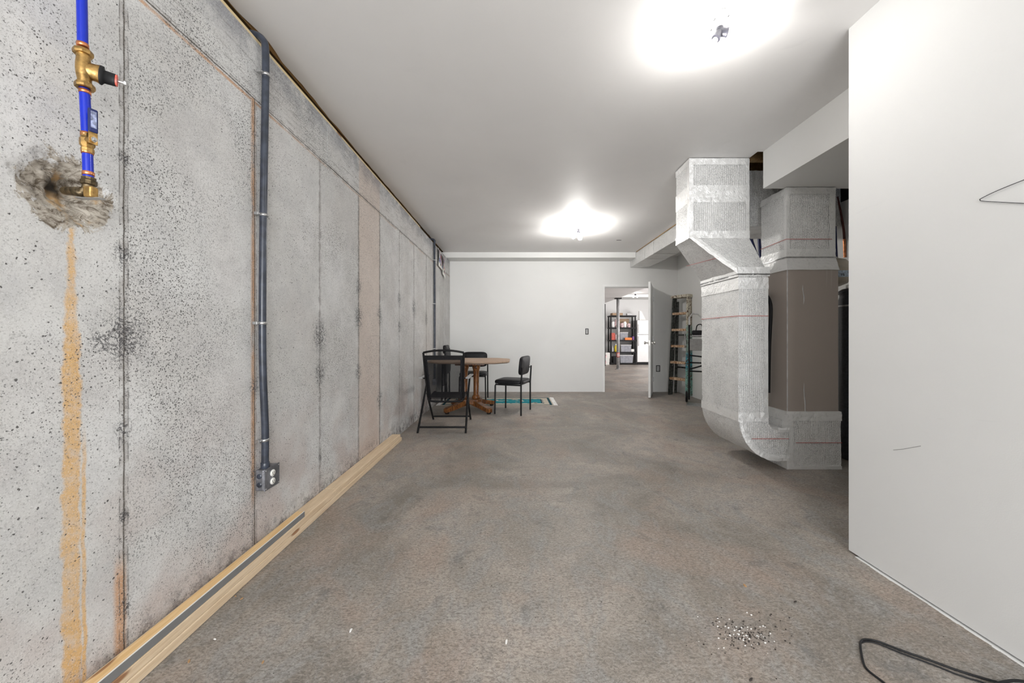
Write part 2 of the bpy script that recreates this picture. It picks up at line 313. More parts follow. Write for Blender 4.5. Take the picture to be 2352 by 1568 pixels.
M['orange'] = simple('orange_packaging', (0.85, 0.22, 0.04), 0.5); M['yellow'] = simple('yellow_bottle', (0.75, 0.58, 0.03), 0.4); M['pinkw'] = simple('pinkish_packaging', (0.66, 0.48, 0.48), 0.6, 0, .5, 16)
M['card'] = simple('brown_cardboard', (0.36, 0.25, 0.16), 0.8); M['purple'] = simple('purple_packaging', (0.14, 0.05, 0.22), 0.5)
M['bulb'] = mat_emit('lit_bulb', (1.0, 0.975, 0.94), BULB); M['bulbb'] = mat_emit('lit_bulb_dim', (1.0, 0.975, 0.94), BULB_B); M['bulb2'] = mat_emit('lit_bulb_far', (1.0, 0.975, 0.94), BULB2); M['bulb3'] = mat_emit('lit_bulb_distant', (1.0, 0.975, 0.94), BULB3); M['chip'] = simple('wood_chip', (0.45, 0.27, 0.13), 0.8)
M['plaster'] = simple('plaster_crumb', (0.85, 0.84, 0.82), 0.8); M['grit'] = simple('dark_grit', (0.05, 0.04, 0.035), 0.9)
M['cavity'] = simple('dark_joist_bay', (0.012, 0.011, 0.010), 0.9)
gl = NT('added_window_glass'); gl.b.inputs['Transmission Weight'].default_value = 1.0; M['glass'] = gl.fin(gl.mix(gl.noise(gl.oc, 3), (0.9, 0.95, 0.95), (0.95, 0.97, 0.97)), 0.02)

# ------------------------------------------------------------------ geometry helpers
class MB:
    def __init__(s): s.v = []; s.f = []; s.smooth = []
    def add(s, vs_, fs, sm=False):
        o = len(s.v); s.v += [tuple(v) for v in vs_]; s.f += [tuple(i+o for i in f) for f in fs]; s.smooth += [sm]*len(fs); return s
    def box(s, a, b, M_=None):
        x0, x1 = sorted((a[0], b[0])); y0, y1 = sorted((a[1], b[1])); z0, z1 = sorted((a[2], b[2]))
        v = [Vector(c) for c in ((x0, y0, z0), (x1, y0, z0), (x1, y1, z0), (x0, y1, z0), (x0, y0, z1), (x1, y0, z1), (x1, y1, z1), (x0, y1, z1))]
        if M_ is not None: v = [M_ @ c for c in v]
        return s.add(v, [(0, 3, 2, 1), (4, 5, 6, 7), (0, 1, 5, 4), (1, 2, 6, 5), (2, 3, 7, 6), (3, 0, 4, 7)])
    def rbox(s, a, b, r=0.004, M_=None):               # chamfered box
        bm = bmesh.new(); bmesh.ops.create_cube(bm, size=1)
        c = [(a[i]+b[i])/2 for i in range(3)]; d = [abs(b[i]-a[i]) for i in range(3)]
        for v in bm.verts: v.co = Vector((c[0]+v.co.x*d[0], c[1]+v.co.y*d[1], c[2]+v.co.z*d[2]))
        bmesh.ops.bevel(bm, geom=bm.edges[:], offset=min(r, min(d)*0.45), segments=2, affect='EDGES', profile=0.5)
        if M_ is not None: bmesh.ops.transform(bm, matrix=M_, verts=bm.verts)
        bm.verts.index_update(); s.add([v.co for v in bm.verts], [tuple(v.index for v in f.verts) for f in bm.faces]); bm.free(); return s
    def tube(s, pts, r, n=10, cap=True, flat=None):
        pts = [Vector(p) for p in pts]; rs = r if isinstance(r, (list, tuple)) else [r]*len(pts)
        rings = []; up = None
        for i, p in enumerate(pts):
            t = (pts[min(i+1, len(pts)-1)]-pts[max(i-1, 0)]).normalized()
            if up is None: up = Vector((0, 0, 1)) if abs(t.z) < 0.9 else Vector((0, 1, 0))
            a = t.cross(up).normalized(); b = a.cross(t).normalized(); up = b
            fb = flat if flat else 1.0
            rings.append([p+a*math.cos(2*PI*k/n)*rs[i]+b*math.sin(2*PI*k/n)*rs[i]*fb for k in range(n)])
        vs_ = [v for rg in rings for v in rg]; fs = []
        for i in range(len(rings)-1):
            for k in range(n): fs.append((i*n+k, i*n+(k+1) % n, (i+1)*n+(k+1) % n, (i+1)*n+k))
        s.add(vs_, fs, True)
        if cap: s.add(rings[0], [tuple(range(n))[::-1]]); s.add(rings[-1], [tuple(range(n))])
        return s
    def lathe(s, prof, o=(0, 0, 0), axis=(0, 0, 1), n=24, sm=True):
        axis = Vector(axis).normalized(); u = axis.orthogonal().normalized(); w_ = axis.cross(u); o = Vector(o)
        vs_ = []; fs = []
        for (r, h) in prof:
            for k in range(n): vs_.append(o+axis*h+u*math.cos(2*PI*k/n)*r+w_*math.sin(2*PI*k/n)*r)
        for i in range(len(prof)-1):
            for k in range(n): fs.append((i*n+k, i*n+(k+1) % n, (i+1)*n+(k+1) % n, (i+1)*n+k))
        if prof[0][0] > 1e-5: fs.append(tuple(range(n))[::-1])
        if prof[-1][0] > 1e-5: fs.append(tuple((len(prof)-1)*n+k for k in range(n)))
        return s.add(vs_, fs, sm)
    def prism(s, poly, z0, z1, M_=None):               # poly in xy
        n = len(poly); v = [Vector((p[0], p[1], z0)) for p in poly]+[Vector((p[0], p[1], z1)) for p in poly]
        if M_ is not None: v = [M_ @ c for c in v]
        return s.add(v, [tuple(range(n))[::-1], tuple(range(n, 2*n))]+[(i, (i+1) % n, n+(i+1) % n, n+i) for i in range(n)])
    def build(s, name, mat, parent=None, bevel=0.0):
        me = bpy.data.meshes.new(name); me.from_pydata(s.v, [], s.f); me.polygons.foreach_set('use_smooth', s.smooth); me.update()
        bm = bmesh.new(); bm.from_mesh(me); bmesh.ops.recalc_face_normals(bm, faces=bm.faces)
        if bevel: bmesh.ops.bevel(bm, geom=bm.edges[:], offset=bevel, segments=2, affect='EDGES', profile=0.5)
        bm.to_mesh(me); bm.free()
        me.materials.append(M[mat] if isinstance(mat, str) else mat)
        o = bpy.data.objects.new(name, me); COL.objects.link(o)
        if parent is not None: o.parent = parent
        return o
def thing(name, label, cat, loc=(0, 0, 0), rz=0.0, group=None):
    o = bpy.data.objects.new(name, None); COL.objects.link(o); o.location = loc; o.rotation_euler = (0, 0, rz)
    o.empty_display_size = 0.1; return tag(o, label, cat, group)
def tag(o, label, cat, group=None, kind=None):
    o['label'] = label; o['category'] = cat
    if group: o['group'] = group
    if kind: o['kind'] = kind
    return o
def struct(o): o['kind'] = 'structure'; return o
def bez(p0, p1, p2, n=8): return [(1-t)**2*Vector(p0)+2*t*(1-t)*Vector(p1)+t*t*Vector(p2) for t in [i/n for i in range(n+1)]]
def smooth_path(pts, n=6):
    pts = [Vector(p) for p in pts]; out = []
    for i in range(len(pts)-1):
        p0 = pts[max(i-1, 0)]; p1 = pts[i]; p2 = pts[i+1]; p3 = pts[min(i+2, len(pts)-1)]
        for k in range(n):
            t = k/n; out.append(0.5*((2*p1)+(-p0+p2)*t+(2*p0-5*p1+4*p2-p3)*t*t+(-p0+3*p1-3*p2+p3)*t**3))
    out.append(pts[-1]); return out
def loft(rings, step=0.03, amp=0.004, nscale=9.0, closed=True, cap=False):
    """rings: lists of 4 corner points; subdivides every side and span, pushes the surface about by noise"""
    m = MB(); R = []
    def sub(c):
        out = []; n = len(c)
        for i in range(n):
            a = Vector(c[i]); b = Vector(c[(i+1) % n]); k = segs[i]
            out += [a.lerp(b, j/k) for j in range(k)]
        return out
    segs = []
    for i in range(4):
        ln = max((Vector(r[i])-Vector(r[(i+1) % 4])).length for r in rings); segs.append(max(1, int(ln/step)))
    for a, b in zip(rings, rings[1:]):
        sa, sb = sub(a), sub(b); ln = max((p-q).length for p, q in zip(a_v(a), a_v(b))); k = max(1, int(ln/step))
        for j in range(k): R.append([p.lerp(q, j/k) for p, q in zip(sa, sb)])
    R.append(sub(rings[-1])); n = len(R[0]); cen = [sum(r, Vector())/n for r in R]
    vs_ = []
    for r, c in zip(R, cen):
        for p in r:
            d = (p-c).normalized(); q = noise.noise_vector(p*nscale); vs_.append(p+q*amp*.5+d*noise.noise(p*nscale*3.5)*amp*.6)
    fs = [(i*n+k, i*n+(k+1) % n, (i+1)*n+(k+1) % n, (i+1)*n+k) for i in range(len(R)-1) for k in range(n)]
    m.add(vs_, fs, False)
    if cap: m.add(R[0], [tuple(range(n))]); m.add(R[-1], [tuple(range(n))])
    return m
def a_v(c): return [Vector(p) for p in c]
def rect(x0, x1, y0, y1, z, g=0.0): return [(x0-g, y0-g, z), (x1+g, y0-g, z), (x1+g, y1+g, z), (x0-g, y1+g, z)]

# ================================================================== STRUCTURE
LX = -1.28; RX = 1.70; CZ = 2.663; BW = 7.10; RXF = 3.20; FW = 14.6
struct(MB().box((-1.7, -3.6, -0.15), (7.1, 15, 0)).build('floor', 'floor'))
# ceiling: a slab with an open joist bay over the furnace (X 2.06..3.35, Y 3.07..4.3)
c = MB()
c.box((-1.29, -3.6, CZ), (2.06, BW, CZ+.013))
yy_ = 0.9
c.box((-1.338, -3.6, CZ), (-1.29, yy_, CZ+.013))
def cedge(y): return -1.338+.005*noise.noise(Vector((y*9, 0, 0)))+.026*max(0, 1-abs(y-1.92)/.16)+.016*max(0, 1-abs(y-2.25)/.35)+.008*noise.noise(Vector((y*2, 4, 0)))
while yy_ < BW-.001:
    y2 = min(BW, yy_+.03); a, b = cedge(yy_), cedge(y2)
    c.add([(a, yy_, CZ), (-1.29, yy_, CZ), (-1.29, y2, CZ), (b, y2, CZ), (a, yy_, CZ+.013), (-1.29, yy_, CZ+.013), (-1.29, y2, CZ+.013), (b, y2, CZ+.013)], [(0, 1, 2, 3), (4, 5, 6, 7), (3, 7, 4, 0)]); yy_ = y2
c.box((2.06, -3.6, CZ), (3.4, 3.07, CZ+.013)); c.box((2.06, 4.3, CZ), (3.4, BW, CZ+.013))
ce = struct(c.build('ceiling', 'ceil'))
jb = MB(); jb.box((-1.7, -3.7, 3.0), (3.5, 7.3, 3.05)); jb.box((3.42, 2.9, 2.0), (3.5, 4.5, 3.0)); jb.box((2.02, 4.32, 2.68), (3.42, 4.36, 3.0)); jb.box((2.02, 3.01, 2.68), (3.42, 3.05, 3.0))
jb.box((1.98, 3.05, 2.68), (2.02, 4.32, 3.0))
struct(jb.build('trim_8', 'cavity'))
for k in range(3): MB().box((2.03, 3.3+k*.4, 2.70), (3.4, 3.338+k*.4, 2.99)).build('joist', 'osb', ce)
MB().box((P(1464, 553, 4.9).x, F*1.563/220, CZ-.0015), (P(1477, 553, 4.9).x, F*1.563/220+.02, CZ+.001)).build('slit', 'dark', ce)
# left poured wall: backing + one panel per form, deep joints between
wl = struct(MB().box((-1.7, -3.6, 0), (LX-.09, BW+.3, 2.558)).build('wall_left', 'conc'))
ys = [-3.6, -3.0, -2.4, -1.8, -1.21]+SEAMS+[BW]
def crater(y, z):
    ey = (y-1.04)/.085; ez = (z-1.52)/.075; e = math.sqrt(ey*ey+ez*ez)
    e += noise.noise(Vector((y*14, z*14, 1.3)))*0.55
    if e > 1.25: return 0.0
    d = min(1, max(0, (1.25-e)/1.1)); d = d*d*(3-2*d)
    return d*(.045+.03*noise.noise(Vector((y*45, z*45, 3))))+.006*abs(noise.noise(Vector((y*80, z*80, 9))))
def panel(y0, y1, z0, z1):
    m = MB(); g = .0006; m_y0, m_y1, m_z0, m_z1 = y0+g, y1-g, z0+g, z1-g
    off = random.uniform(-.0015, .0015)
    if y0 < 1.0 < y1 and z0 < 1 < z1:
        n_y = 110; nz = 130
        gy = [m_y0+(m_y1-m_y0)*i/n_y for i in range(n_y+1)]
        gz = [m_z0, 1.25]+[1.30+.5*i/nz for i in range(nz+1)]+[1.85, m_z1]
        vs_ = [(LX-crater(a, b), a, b) for b in gz for a in gy]; n = len(gy)
        m.add(vs_, [(j*n+i, j*n+i+1, (j+1)*n+i+1, (j+1)*n+i) for j in range(len(gz)-1) for i in range(n-1)], True)
        for a, b in (((m_y0, m_y0), (m_z0, m_z1)), ((m_y1, m_y1), (m_z0, m_z1))):
            m.add([(LX, a[0], b[0]), (LX-.09, a[0], b[0]), (LX-.09, a[0], b[1]), (LX, a[0], b[1])], [(0, 1, 2, 3)])
        m.add([(LX-.089, m_y0, m_z0), (LX-.089, m_y1, m_z0), (LX-.089, m_y1, m_z1), (LX-.089, m_y0, m_z1)], [(0, 1, 2, 3)])
    else: m.box((LX-.09, m_y0, m_z0), (LX+off, m_y1, m_z1))
    return m.build('panel', 'conc', wl)
for a, b in zip(ys, ys[1:]):
    if abs(a-2.959) < 1e-6: panel(a, b, 0, 1.10); panel(a, b, 1.10, 2.265)
    else: panel(a, b, 0, 2.265)
for a, b in zip([-3.6, -1.2, 0.3, 2.465, 4.75], [-1.2, 0.3, 2.465, 4.75, BW]): panel(a, b, 2.265, 2.558)
# sill plate and brown rim above the concrete
sp = MB()
vs_ = []
for i in range(60): pass
sp.box((-1.42, -3.6, 2.5585), (-1.286, 4.9, 2.578)); s_ = struct(sp.build('trim_1', 'sill'))
rm = MB(); rm.box((-1.356, -3.6, CZ+.0135), (-1.25, 7.0, CZ+.03))
rm.box((-1.46, -3.6, 2.584), (-1.42, 7.1, 3.0)); struct(rm.build('trim_2', 'osb'))
# back wall with the doorway
DX0, DX1, DZ = 1.762, 2.690, 2.058
m = MB(); m.box((-1.7, BW, 0), (DX0-.02, BW+.12, 3.0)); m.box((DX1+.02, BW, 0), (RXF+.1, BW+.12, 3.0)); m.box((DX0-.02, BW, DZ+.02), (DX1+.02, BW+.12, 3.0))
wb = struct(m.build('wall_back', 'paint'))
m = MB(); m.box((-1.415, 6.76, 2.563), (2.258, BW, CZ)); struct(m.build('trim_3', 'paint'))
# right near wall, soffit, alcove walls
m = MB(); m.box((RX, -3.6, .010), (RX+.12, 1.841, CZ)); wr = struct(m.build('wall_right', 'paintr'))
MB().box((RX+.015, -3.6, 0), (RX+.11, 1.83, .010)).build('gap', 'dark', wr)
m = MB(); m.box((2.106, 1.60, 2.349), (RXF, 3.067, CZ)); struct(m.build('trim_4', 'paint'))
m = MB(); m.box((RXF, 1.50, 0), (RXF+.12, BW, 2.41)); m.box((RXF, 4.3, 2.41), (RXF+.12, BW, CZ)); struct(m.build('wall_far_right', 'paint'))
m = MB(); m.box((RX+.12, 1.50, 0), (RXF, 1.60, CZ)); struct(m.build('wall_alcove', 'paint'))
# unseen wall behind the camera; its window is made up around the fill light
m = MB(); m.box((-1.6, -3.7, 0), (-1.25, -3.5, CZ)); m.box((1.6, -3.7, 0), (1.9, -3.5, CZ)); m.box((-1.25, -3.7, 2.45), (1.6, -3.5, CZ)); m.box((-1.25, -3.7, 0), (1.6, -3.5, .2))
struct(m.build('wall_behind', 'paint'))
wf = MB()
for x_ in (-1.25, .14, 1.54): wf.box((x_, -3.66, .2), (x_+.06, -3.58, 2.45))
wf.box((-1.25, -3.66, .2), (1.6, -3.58, .26)); wf.box((-1.25, -3.66, 2.39), (1.6, -3.58, 2.45)); wo = struct(wf.build('added_window', 'trimw'))
MB().box((-1.2, -3.63, .25), (1.55, -3.62, 2.4)).build('pane', 'glass', wo)
# ---- far room
m = MB(); m.box((0, FW, 0), (7.1, FW+.1, CZ)); struct(m.build('wall_far', 'paint'))
m = MB(); m.box((7.0, 7.2, 0), (7.1, FW, CZ)); m.box((3.32, BW+.02, 0), (7.0, BW+.12, CZ)); struct(m.build('wall_far_room_right', 'paint'))
m = MB(); m.box((0, 7.22, 0), (.1, FW, CZ)); struct(m.build('wall_far_room_left', 'paint'))
struct(MB().box((-.1, 7.22, CZ), (7.1, FW+.1, CZ+.02)).build('ceiling_far_room', 'ceil'))
struct(MB().box((0.1, 7.22, 2.343), (3.40, FW, CZ)).build('trim_5', 'ceil'))
struct(MB().box((3.4, 13.65, 2.563), (7.0, FW, CZ)).build('trim_6', 'paint'))

# ---- door casing, jamb, door
cs = MB()
cw = .048
cs.box((DX0-cw, BW-.014, 0), (DX0-.006, BW+.001, DZ+cw)); cs.box((DX1+.006, BW-.014, 0), (DX1+cw, BW+.001, DZ+cw)); cs.box((DX0-.006, BW-.014, DZ+.006), (DX1+.006, BW+.001, DZ+cw))
cs.box((DX0-.02, BW-.002, 0), (DX0, BW+.125, DZ)); cs.box((DX1, BW-.002, 0), (DX1+.02, BW+.125, DZ)); cs.box((DX0-.02, BW-.002, DZ), (DX1+.02, BW+.125, DZ+.02))
cs.box((DX0, BW+.045, 0), (DX0+.012, BW+.08, DZ)); cs.box((DX0, BW+.045, DZ-.012), (DX1, BW+.08, DZ))
struct(cs.build('trim_7', 'trimw'))
hx, hy = DX1-.004, BW-.018
ang = math.atan2(6.37-hy, 2.372-hx)
dl = 0.80
dr = bpy.data.objects.new('door_1', None); COL.objects.link(dr); dr.location = (hx, hy, 0); dr.rotation_euler = (0, 0, ang); struct(dr)
dr['label'] = 'white flat door standing ajar into the room beside the wooden ladder'
MB().rbox((0.004, -.02, .012), (dl, .018, DZ-.006), .002).build('leaf', 'trimw', dr)
for z_ in (.25, 1.05, 1.82): MB().box((-.006, .012, z_-.045), (.03, .024, z_+.045)).tube([(-.003, .022, z_-.048), (-.003, .022, z_+.048)], .007, 8).build('hinge', 'steel', dr)
kb = MB()
for s in (1, -1):
    prof = [(.028, 0), (.028, .008), (.012, .012), (.011, .035), (.02, .045), (.027, .06), (.024, .074), (.0, .078)]
    kb.lathe(prof, (dl-.065, -.001+s*.019, .975), (0, s, 0), 16)
kb.build('door_handle', 'chrome', dr)
MB().box((dl-.0005, -.012, .93), (dl+.0015, .010, 1.02)).build('latch_plate', 'chrome', dr)

# ================================================================== DUCTS & FURNACE
A = thing('return_duct', 'foil-wrapped duct dropping from the ceiling, jogging sideways, left of the brown furnace', 'duct', (1.9, 3.2, 0))
IA = Matrix.Translation((-1.9, -3.2, 0))
def dbuild(m, name, mat, parent, off):
    m.v = [(v[0]-off[0], v[1]-off[1], v[2]-off[2]) for v in m.v]; return m.build(name, mat, parent)
oA = (1.9, 3.2, 0)
U = (1.53, 2.052, 3.172, 3.432); Lw = (1.825, 2.062, 2.95, 3.53)
dbuild(loft([rect(*U, 2.66), rect(*U, 1.963)], .03, .005), 'upper_section', 'foil', A, oA)
dbuild(loft([rect(*U, 1.963), rect(*Lw, 1.62)], .03, .005), 'offset_section', 'foil2', A, oA)
dbuild(loft([rect(*Lw, 1.60), rect(*Lw, .44)], .03, .006), 'lower_section', 'foil', A, oA)
# elbow towards the furnace base
rings = []
for i in range(11):
    a = PI/2*i/10
    xo = 2.135-.31*math.cos(a); zo = .44-.36*math.sin(a)          # outer arc
    xi = 2.135-.073*math.cos(a); zi = .44-.11*math.sin(a)          # inner arc
    rings.append([(xo, Lw[2], zo), (xi, Lw[2], zi), (xi, Lw[3], zi), (xo, Lw[3], zo)])
rings.append([(2.235, Lw[2], .08), (2.235, Lw[2], .33), (2.235, Lw[3], .33), (2.235, Lw[3], .08)])
dbuild(loft(rings, .03, .005), 'elbow', 'foil', A, oA)
def band(R, z0, z1, g=.004, amp=.004, par=None, off=None, seg=.02):
    dbuild(loft([rect(*R, z0, g), rect(*R, z1, g)], seg, amp, 16), 'tape', 'tape', par, off)
band(U, 2.27, 2.42, .003, .004, A, oA); band(U, 1.955, 2.02, .005, .006, A, oA); band(U, 2.60, 2.655, .003, .004, A, oA)
band(Lw, 1.585, 1.66, .010, .005, A, oA); band(Lw, 1.48, 1.575, .004, .005, A, oA); band(Lw, .40, .475, .004, .005, A, oA)
# dark reveal and slip flange at the joint
dbuild(loft([rect(*Lw, 1.574, -.008), rect(*Lw, 1.592, -.008)], .05, .001), 'joint_gap', 'dark', A, oA)
dbuild(loft([rect(*Lw, 1.594, .010), rect(*Lw, 1.607, .012)], .05, .001), 'flange', 'steel', A, oA)
# corner tapes
def corner(x, y, z0, z1, par, off, wdt=.045, sx=1, sy=1, g=.005):
    m = MB(); n = max(2, int((z1-z0)/.02)); vs_ = []
    for i in range(n+1):
        z_ = z0+(z1-z0)*i/n; j = lambda k: .005*noise.noise(Vector((x*9+k*3, y*9, z_*22)))
        vs_ += [(x+sx*(wdt+j(1)), y-sy*g+j(2)*.4, z_), (x-sx*g*.6, y-sy*g*.6, z_), (x-sx*g+j(2)*.4, y+sy*(wdt+j(4)), z_)]
    fs = []
    for i in range(n):
        for k in range(2): fs.append((i*3+k, i*3+k+1, (i+1)*3+k+1, (i+1)*3+k))
    m.add(vs_, fs); return dbuild(m, 'tape', 'tape', par, off)
corner(U[0], U[2], 1.98, 2.65, A, oA, .03); corner(U[1], U[2], 1.98, 2.65, A, oA, .03, -1); corner(Lw[1], Lw[2], .46, 1.5, A, oA, .028, -1)
# tape following the elbow's near rim and the offset's edge
def ribbon(path, nrm, wdt, par, off, lift=.008):
    m = MB(); vs_ = []
    P_ = smooth_path(path, 8)
    for i, p in enumerate(P_):
        t = (P_[min(i+1, len(P_)-1)]-P_[max(i-1, 0)]).normalized(); nn = Vector(nrm).normalized(); s_ = t.cross(nn).normalized()
        j = .006*noise.noise(p*30)
        vs_ += [p+s_*(wdt/2+j)+nn*lift, p+nn*(lift+.003+.003*noise.noise(p*50)), p-s_*(wdt/2-j)+nn*lift]
    m.add(vs_, [(i*3+k, i*3+k+1, (i+1)*3+k+1, (i+1)*3+k) for i in range(len(P_)-1) for k in range(2)])
    return dbuild(m, 'tape', 'tape', par, off)
ribbon([(2.135-.285*math.cos(PI/2*i/8), Lw[2], .44-.335*math.sin(PI/2*i/8)) for i in range(9)]+[(2.24, Lw[2], .108)], (0, -1, 0), .05, A, oA)
ribbon([(1.545, 3.17, 1.97), (1.69, 3.06, 1.79), (1.835, 2.95, 1.62)], (-.3, -1, .35), .05, A, oA)
ribbon([(2.14, Lw[2], .335), (2.24, Lw[2], .335)], (0, -1, 0), .035, A, oA)
def redline(pts, par, off, r=.0022): dbuild(MB().tube(pts, r, 5), 'printed_line', 'red', par, off)
g_ = .007
redline([(Lw[0]-g_, Lw[3], 1.262), (Lw[0]-g_, Lw[2]-g_, 1.262), (Lw[1], Lw[2]-g_, 1.262)], A, oA)
redline([(1.93, Lw[2]-g_, .262), (2.23, Lw[2]-g_, .262)], A, oA)
redline([(1.66, 3.50, 1.775), (1.705, 3.03, 1.755)], A, oA)

B = thing('furnace', 'tall furnace cabinet with a brown-grey panel between foil-wrapped top and base', 'furnace', (2.46, 3.35, 0))
oB = (2.46, 3.35, 0)
FB = (2.238, 2.684, 2.975, 3.72); PN = (2.252, 2.676, 2.99, 3.70); PL = (2.280, 2.686, 3.035, 3.345)
dbuild(loft([rect(*FB, .001), rect(*FB, .47)], .03, .005), 'foil_base', 'foil', B, oB)
dbuild(MB().rbox((PN[0], PN[2], .46), (PN[1], PN[3], 1.66), .004), 'cabinet', 'furn', B, oB)
dbuild(MB().box((PN[0]-.001, PN[2]-.0015, .47), (PN[0]+.004, PN[2]+.004, 1.65)), 'corner_edge', 'wgrey', B, oB)
for (zz, hh, xx) in ((1.44, .085, 2.385), (.56, .16, 2.395)):
    sm_ = MB(); 
    pp = [(xx+.006*math.sin(k*1.1), PN[2]-.0012, zz+hh*(k/5-.5)*1.9) for k in range(6)]
    sm_.tube(pp, [.001, .0045, .005, .004, .0045, .001], 6, flat=.15); dbuild(sm_, 'scuff', 'wgrey', B, oB)
dbuild(loft([rect(*PL, 2.345), rect(*PL, 1.76)], .03, .006), 'plenum', 'foil2', B, oB)
dbuild(loft([rect(PL[0], PL[1], PL[2], 3.36, 1.77, .002), rect(PN[0], PN[1], PN[2], 3.70, 1.645, .006)], .03, .005, cap=False), 'plenum_flange', 'tape', B, oB)
dbuild(loft([rect(*PL, 1.752, .012), rect(*PL, 1.762, .012)], .05, .001), 'flange_edge', 'steel', B, oB)
dbuild(loft([rect(*PL, 1.742, -.004), rect(*PL, 1.754, -.004)], .05, .001), 'joint_gap', 'dark', B, oB)
dbuild(loft([rect(*PL, 1.765, .005), rect(*PL, 1.83, .004)], .02, .006, 16), 'tape', 'tape', B, oB)
dbuild(loft([rect(*PL, 2.29, .005), rect(*PL, 2.345, .004)], .02, .006, 16), 'tape', 'tape', B, oB)
dbuild(loft([rect(*FB, .40, .004), rect(*FB, .475, .002), ], .02, .005, 16), 'tape', 'tape', B, oB)
dbuild(loft([rect(FB[0], FB[1], FB[2], FB[3], .47, .002), rect(PN[0], PN[1], PN[2], PN[3], .476, .001)], .05, .002), 'top_lip', 'tape', B, oB)
corner(FB[0], FB[2], .005, .43, B, oB, .05); corner(PL[1], PL[2], 1.78, 2.34, B, oB, .05, -1); corner(PL[0], PL[2], 1.78, 2.34, B, oB, .022)
dbuild(loft([[(FB[0]-.003, FB[2]-.006, .002), (FB[1]+.002, FB[2]-.006, .002), (FB[1]+.002, FB[2]-.006, .03), (FB[0]-.003, FB[2]-.006, .03)], [(FB[0]-.003, FB[2], .002), (FB[1]+.002, FB[2], .002), (FB[1]+.002, FB[2], .03), (FB[0]-.003, FB[2], .03)]], .02, .002, 20, cap=True), 'tape', 'tape', B, oB)
redline([(FB[0]+.07, FB[2]-g_, .222), (FB[1], FB[2]-g_, .222)], B, oB)
redline([(PL[0]-g_, PL[3], 1.90), (PL[0]-g_, PL[2]-g_, 1.91), (PL[1]-.03, PL[2]-g_, 1.91)], B, oB)
# dark hose down the cabinet side
tag(MB().tube(smooth_path([(2.234, 3.21, 1.46), (2.228, 3.16, 1.40), (2.230, 3.15, 1.30), (2.230, 3.17, 1.0), (2.230, 3.18, .60)]), .014, 8).build('drain_hose', 'blkp'), 'black drain hose running down the near side of the brown furnace cabinet', 'hose')

# trunk duct over the furnace, partly above the ceiling line
T = thing('trunk_duct', 'silver foil trunk duct near the ceiling behind the foil return duct', 'duct', (2.7, 3.7, 2.3))
oT = (2.7, 3.7, 2.3)
def yb(x, y0, y1, z0, z1): return [(x, y0, z0), (x, y1, z0), (x, y1, z1), (x, y0, z1)]
dbuild(loft([yb(1.80, 3.50, 3.95, 2.16, 2.70), yb(2.30, 3.50, 3.95, 2.16, 2.70), yb(3.15, 3.50, 3.95, 2.16, 2.70)], .035, .008, cap=True), 'duct_section', 'foil2', T, oT)
dbuild(loft([yb(2.10, 3.495, 3.96, 2.15, 2.71), yb(2.19, 3.495, 3.96, 2.15, 2.71)], .02, .008, 14), 'tape', 'tape', T, oT)
# ceiling branch duct running to the back wall
D_ = thing('branch_duct', 'flat foil duct along the ceiling running to the back wall above the door', 'duct', (2.45, 5.6, 2.5))
oD = (2.45, 5.6, 2.5)
dk = [(2.26, 2.63, 3.98), (2.26, 2.63, 6.55), (2.26, 2.60, 7.02), (2.26, 2.45, 7.09)]
dbuild(loft([[(a, y_, 2.44), (b, y_, 2.44), (b, y_, 2.655), (a, y_, 2.655)] for a, b, y_ in dk], .04, .003, cap=True), 'duct_section', 'foil2', D_, oD)
for y_ in (5.9, 6.3): dbuild(loft([[(2.256, y_+k, 2.436), (2.634, y_+k, 2.436), (2.634, y_+k, 2.657), (2.256, y_+k, 2.657)] for k in (0, .05)], .03, .003, 14), 'tape', 'tape', D_, oD)
dbuild(MB().tube([(2.25, 4.3, 2.659), (2.25, 6.7, 2.659)], .006, 5), 'dark_seal', 'osb', D_, oD)

# ================================================================== UTILITY ALCOVE THINGS
t_ = thing('filter_tank', 'tall black cylinder tank on the floor between the furnace and right wall', 'tank', (3.045, 3.22, 0))
MB().lathe([(.11, 0), (.125, .02), (.125, 1.42), (.118, 1.45), (.118, 1.47), (.128, 1.475), (.128, 1.50), (.1, 1.52)], (0, 0, 0), n=32).build('body', 'tank', t_)
MB().lathe([(.127, 1.36), (.130, 1.362), (.130, 1.372), (.127, 1.374)], n=32).build('band', 'steel', t_)
MB().lathe([(.05, 1.52), (.05, 1.555), (.02, 1.56)], (-.03, 0, 0), n=20).build('cap', 'ivory', t_)
e_ = thing('expansion_tank', 'beige rounded expansion tank with a pale blue label beside the furnace top', 'tank', (3.0, 3.42, 1.56))
MB().lathe([(.0, 0), (.06, .006), (.11, .03), (.135, .075), (.14, .12), (.14, .155), (.143, .16), (.143, .166), (.138, .17), (.13, .21), (.10, .25), (.03, .275), (.02, .28), (.02, .34)], n=36).build('body', 'beige', e_)
lb = MB()
for k in range(20):
    a0 = PI*(.85+.95*k/20); a1 = PI*(.85+.95*(k+1)/20)
    lb.add([(.1415*math.cos(a0), .1415*math.sin(a0), .075), (.1415*math.cos(a1), .1415*math.sin(a1), .075), (.1415*math.cos(a1), .1415*math.sin(a1), .135), (.1415*math.cos(a0), .1415*math.sin(a0), .135)], [(0, 1, 2, 3)], True)
lb.build('label_band', 'label', e_)
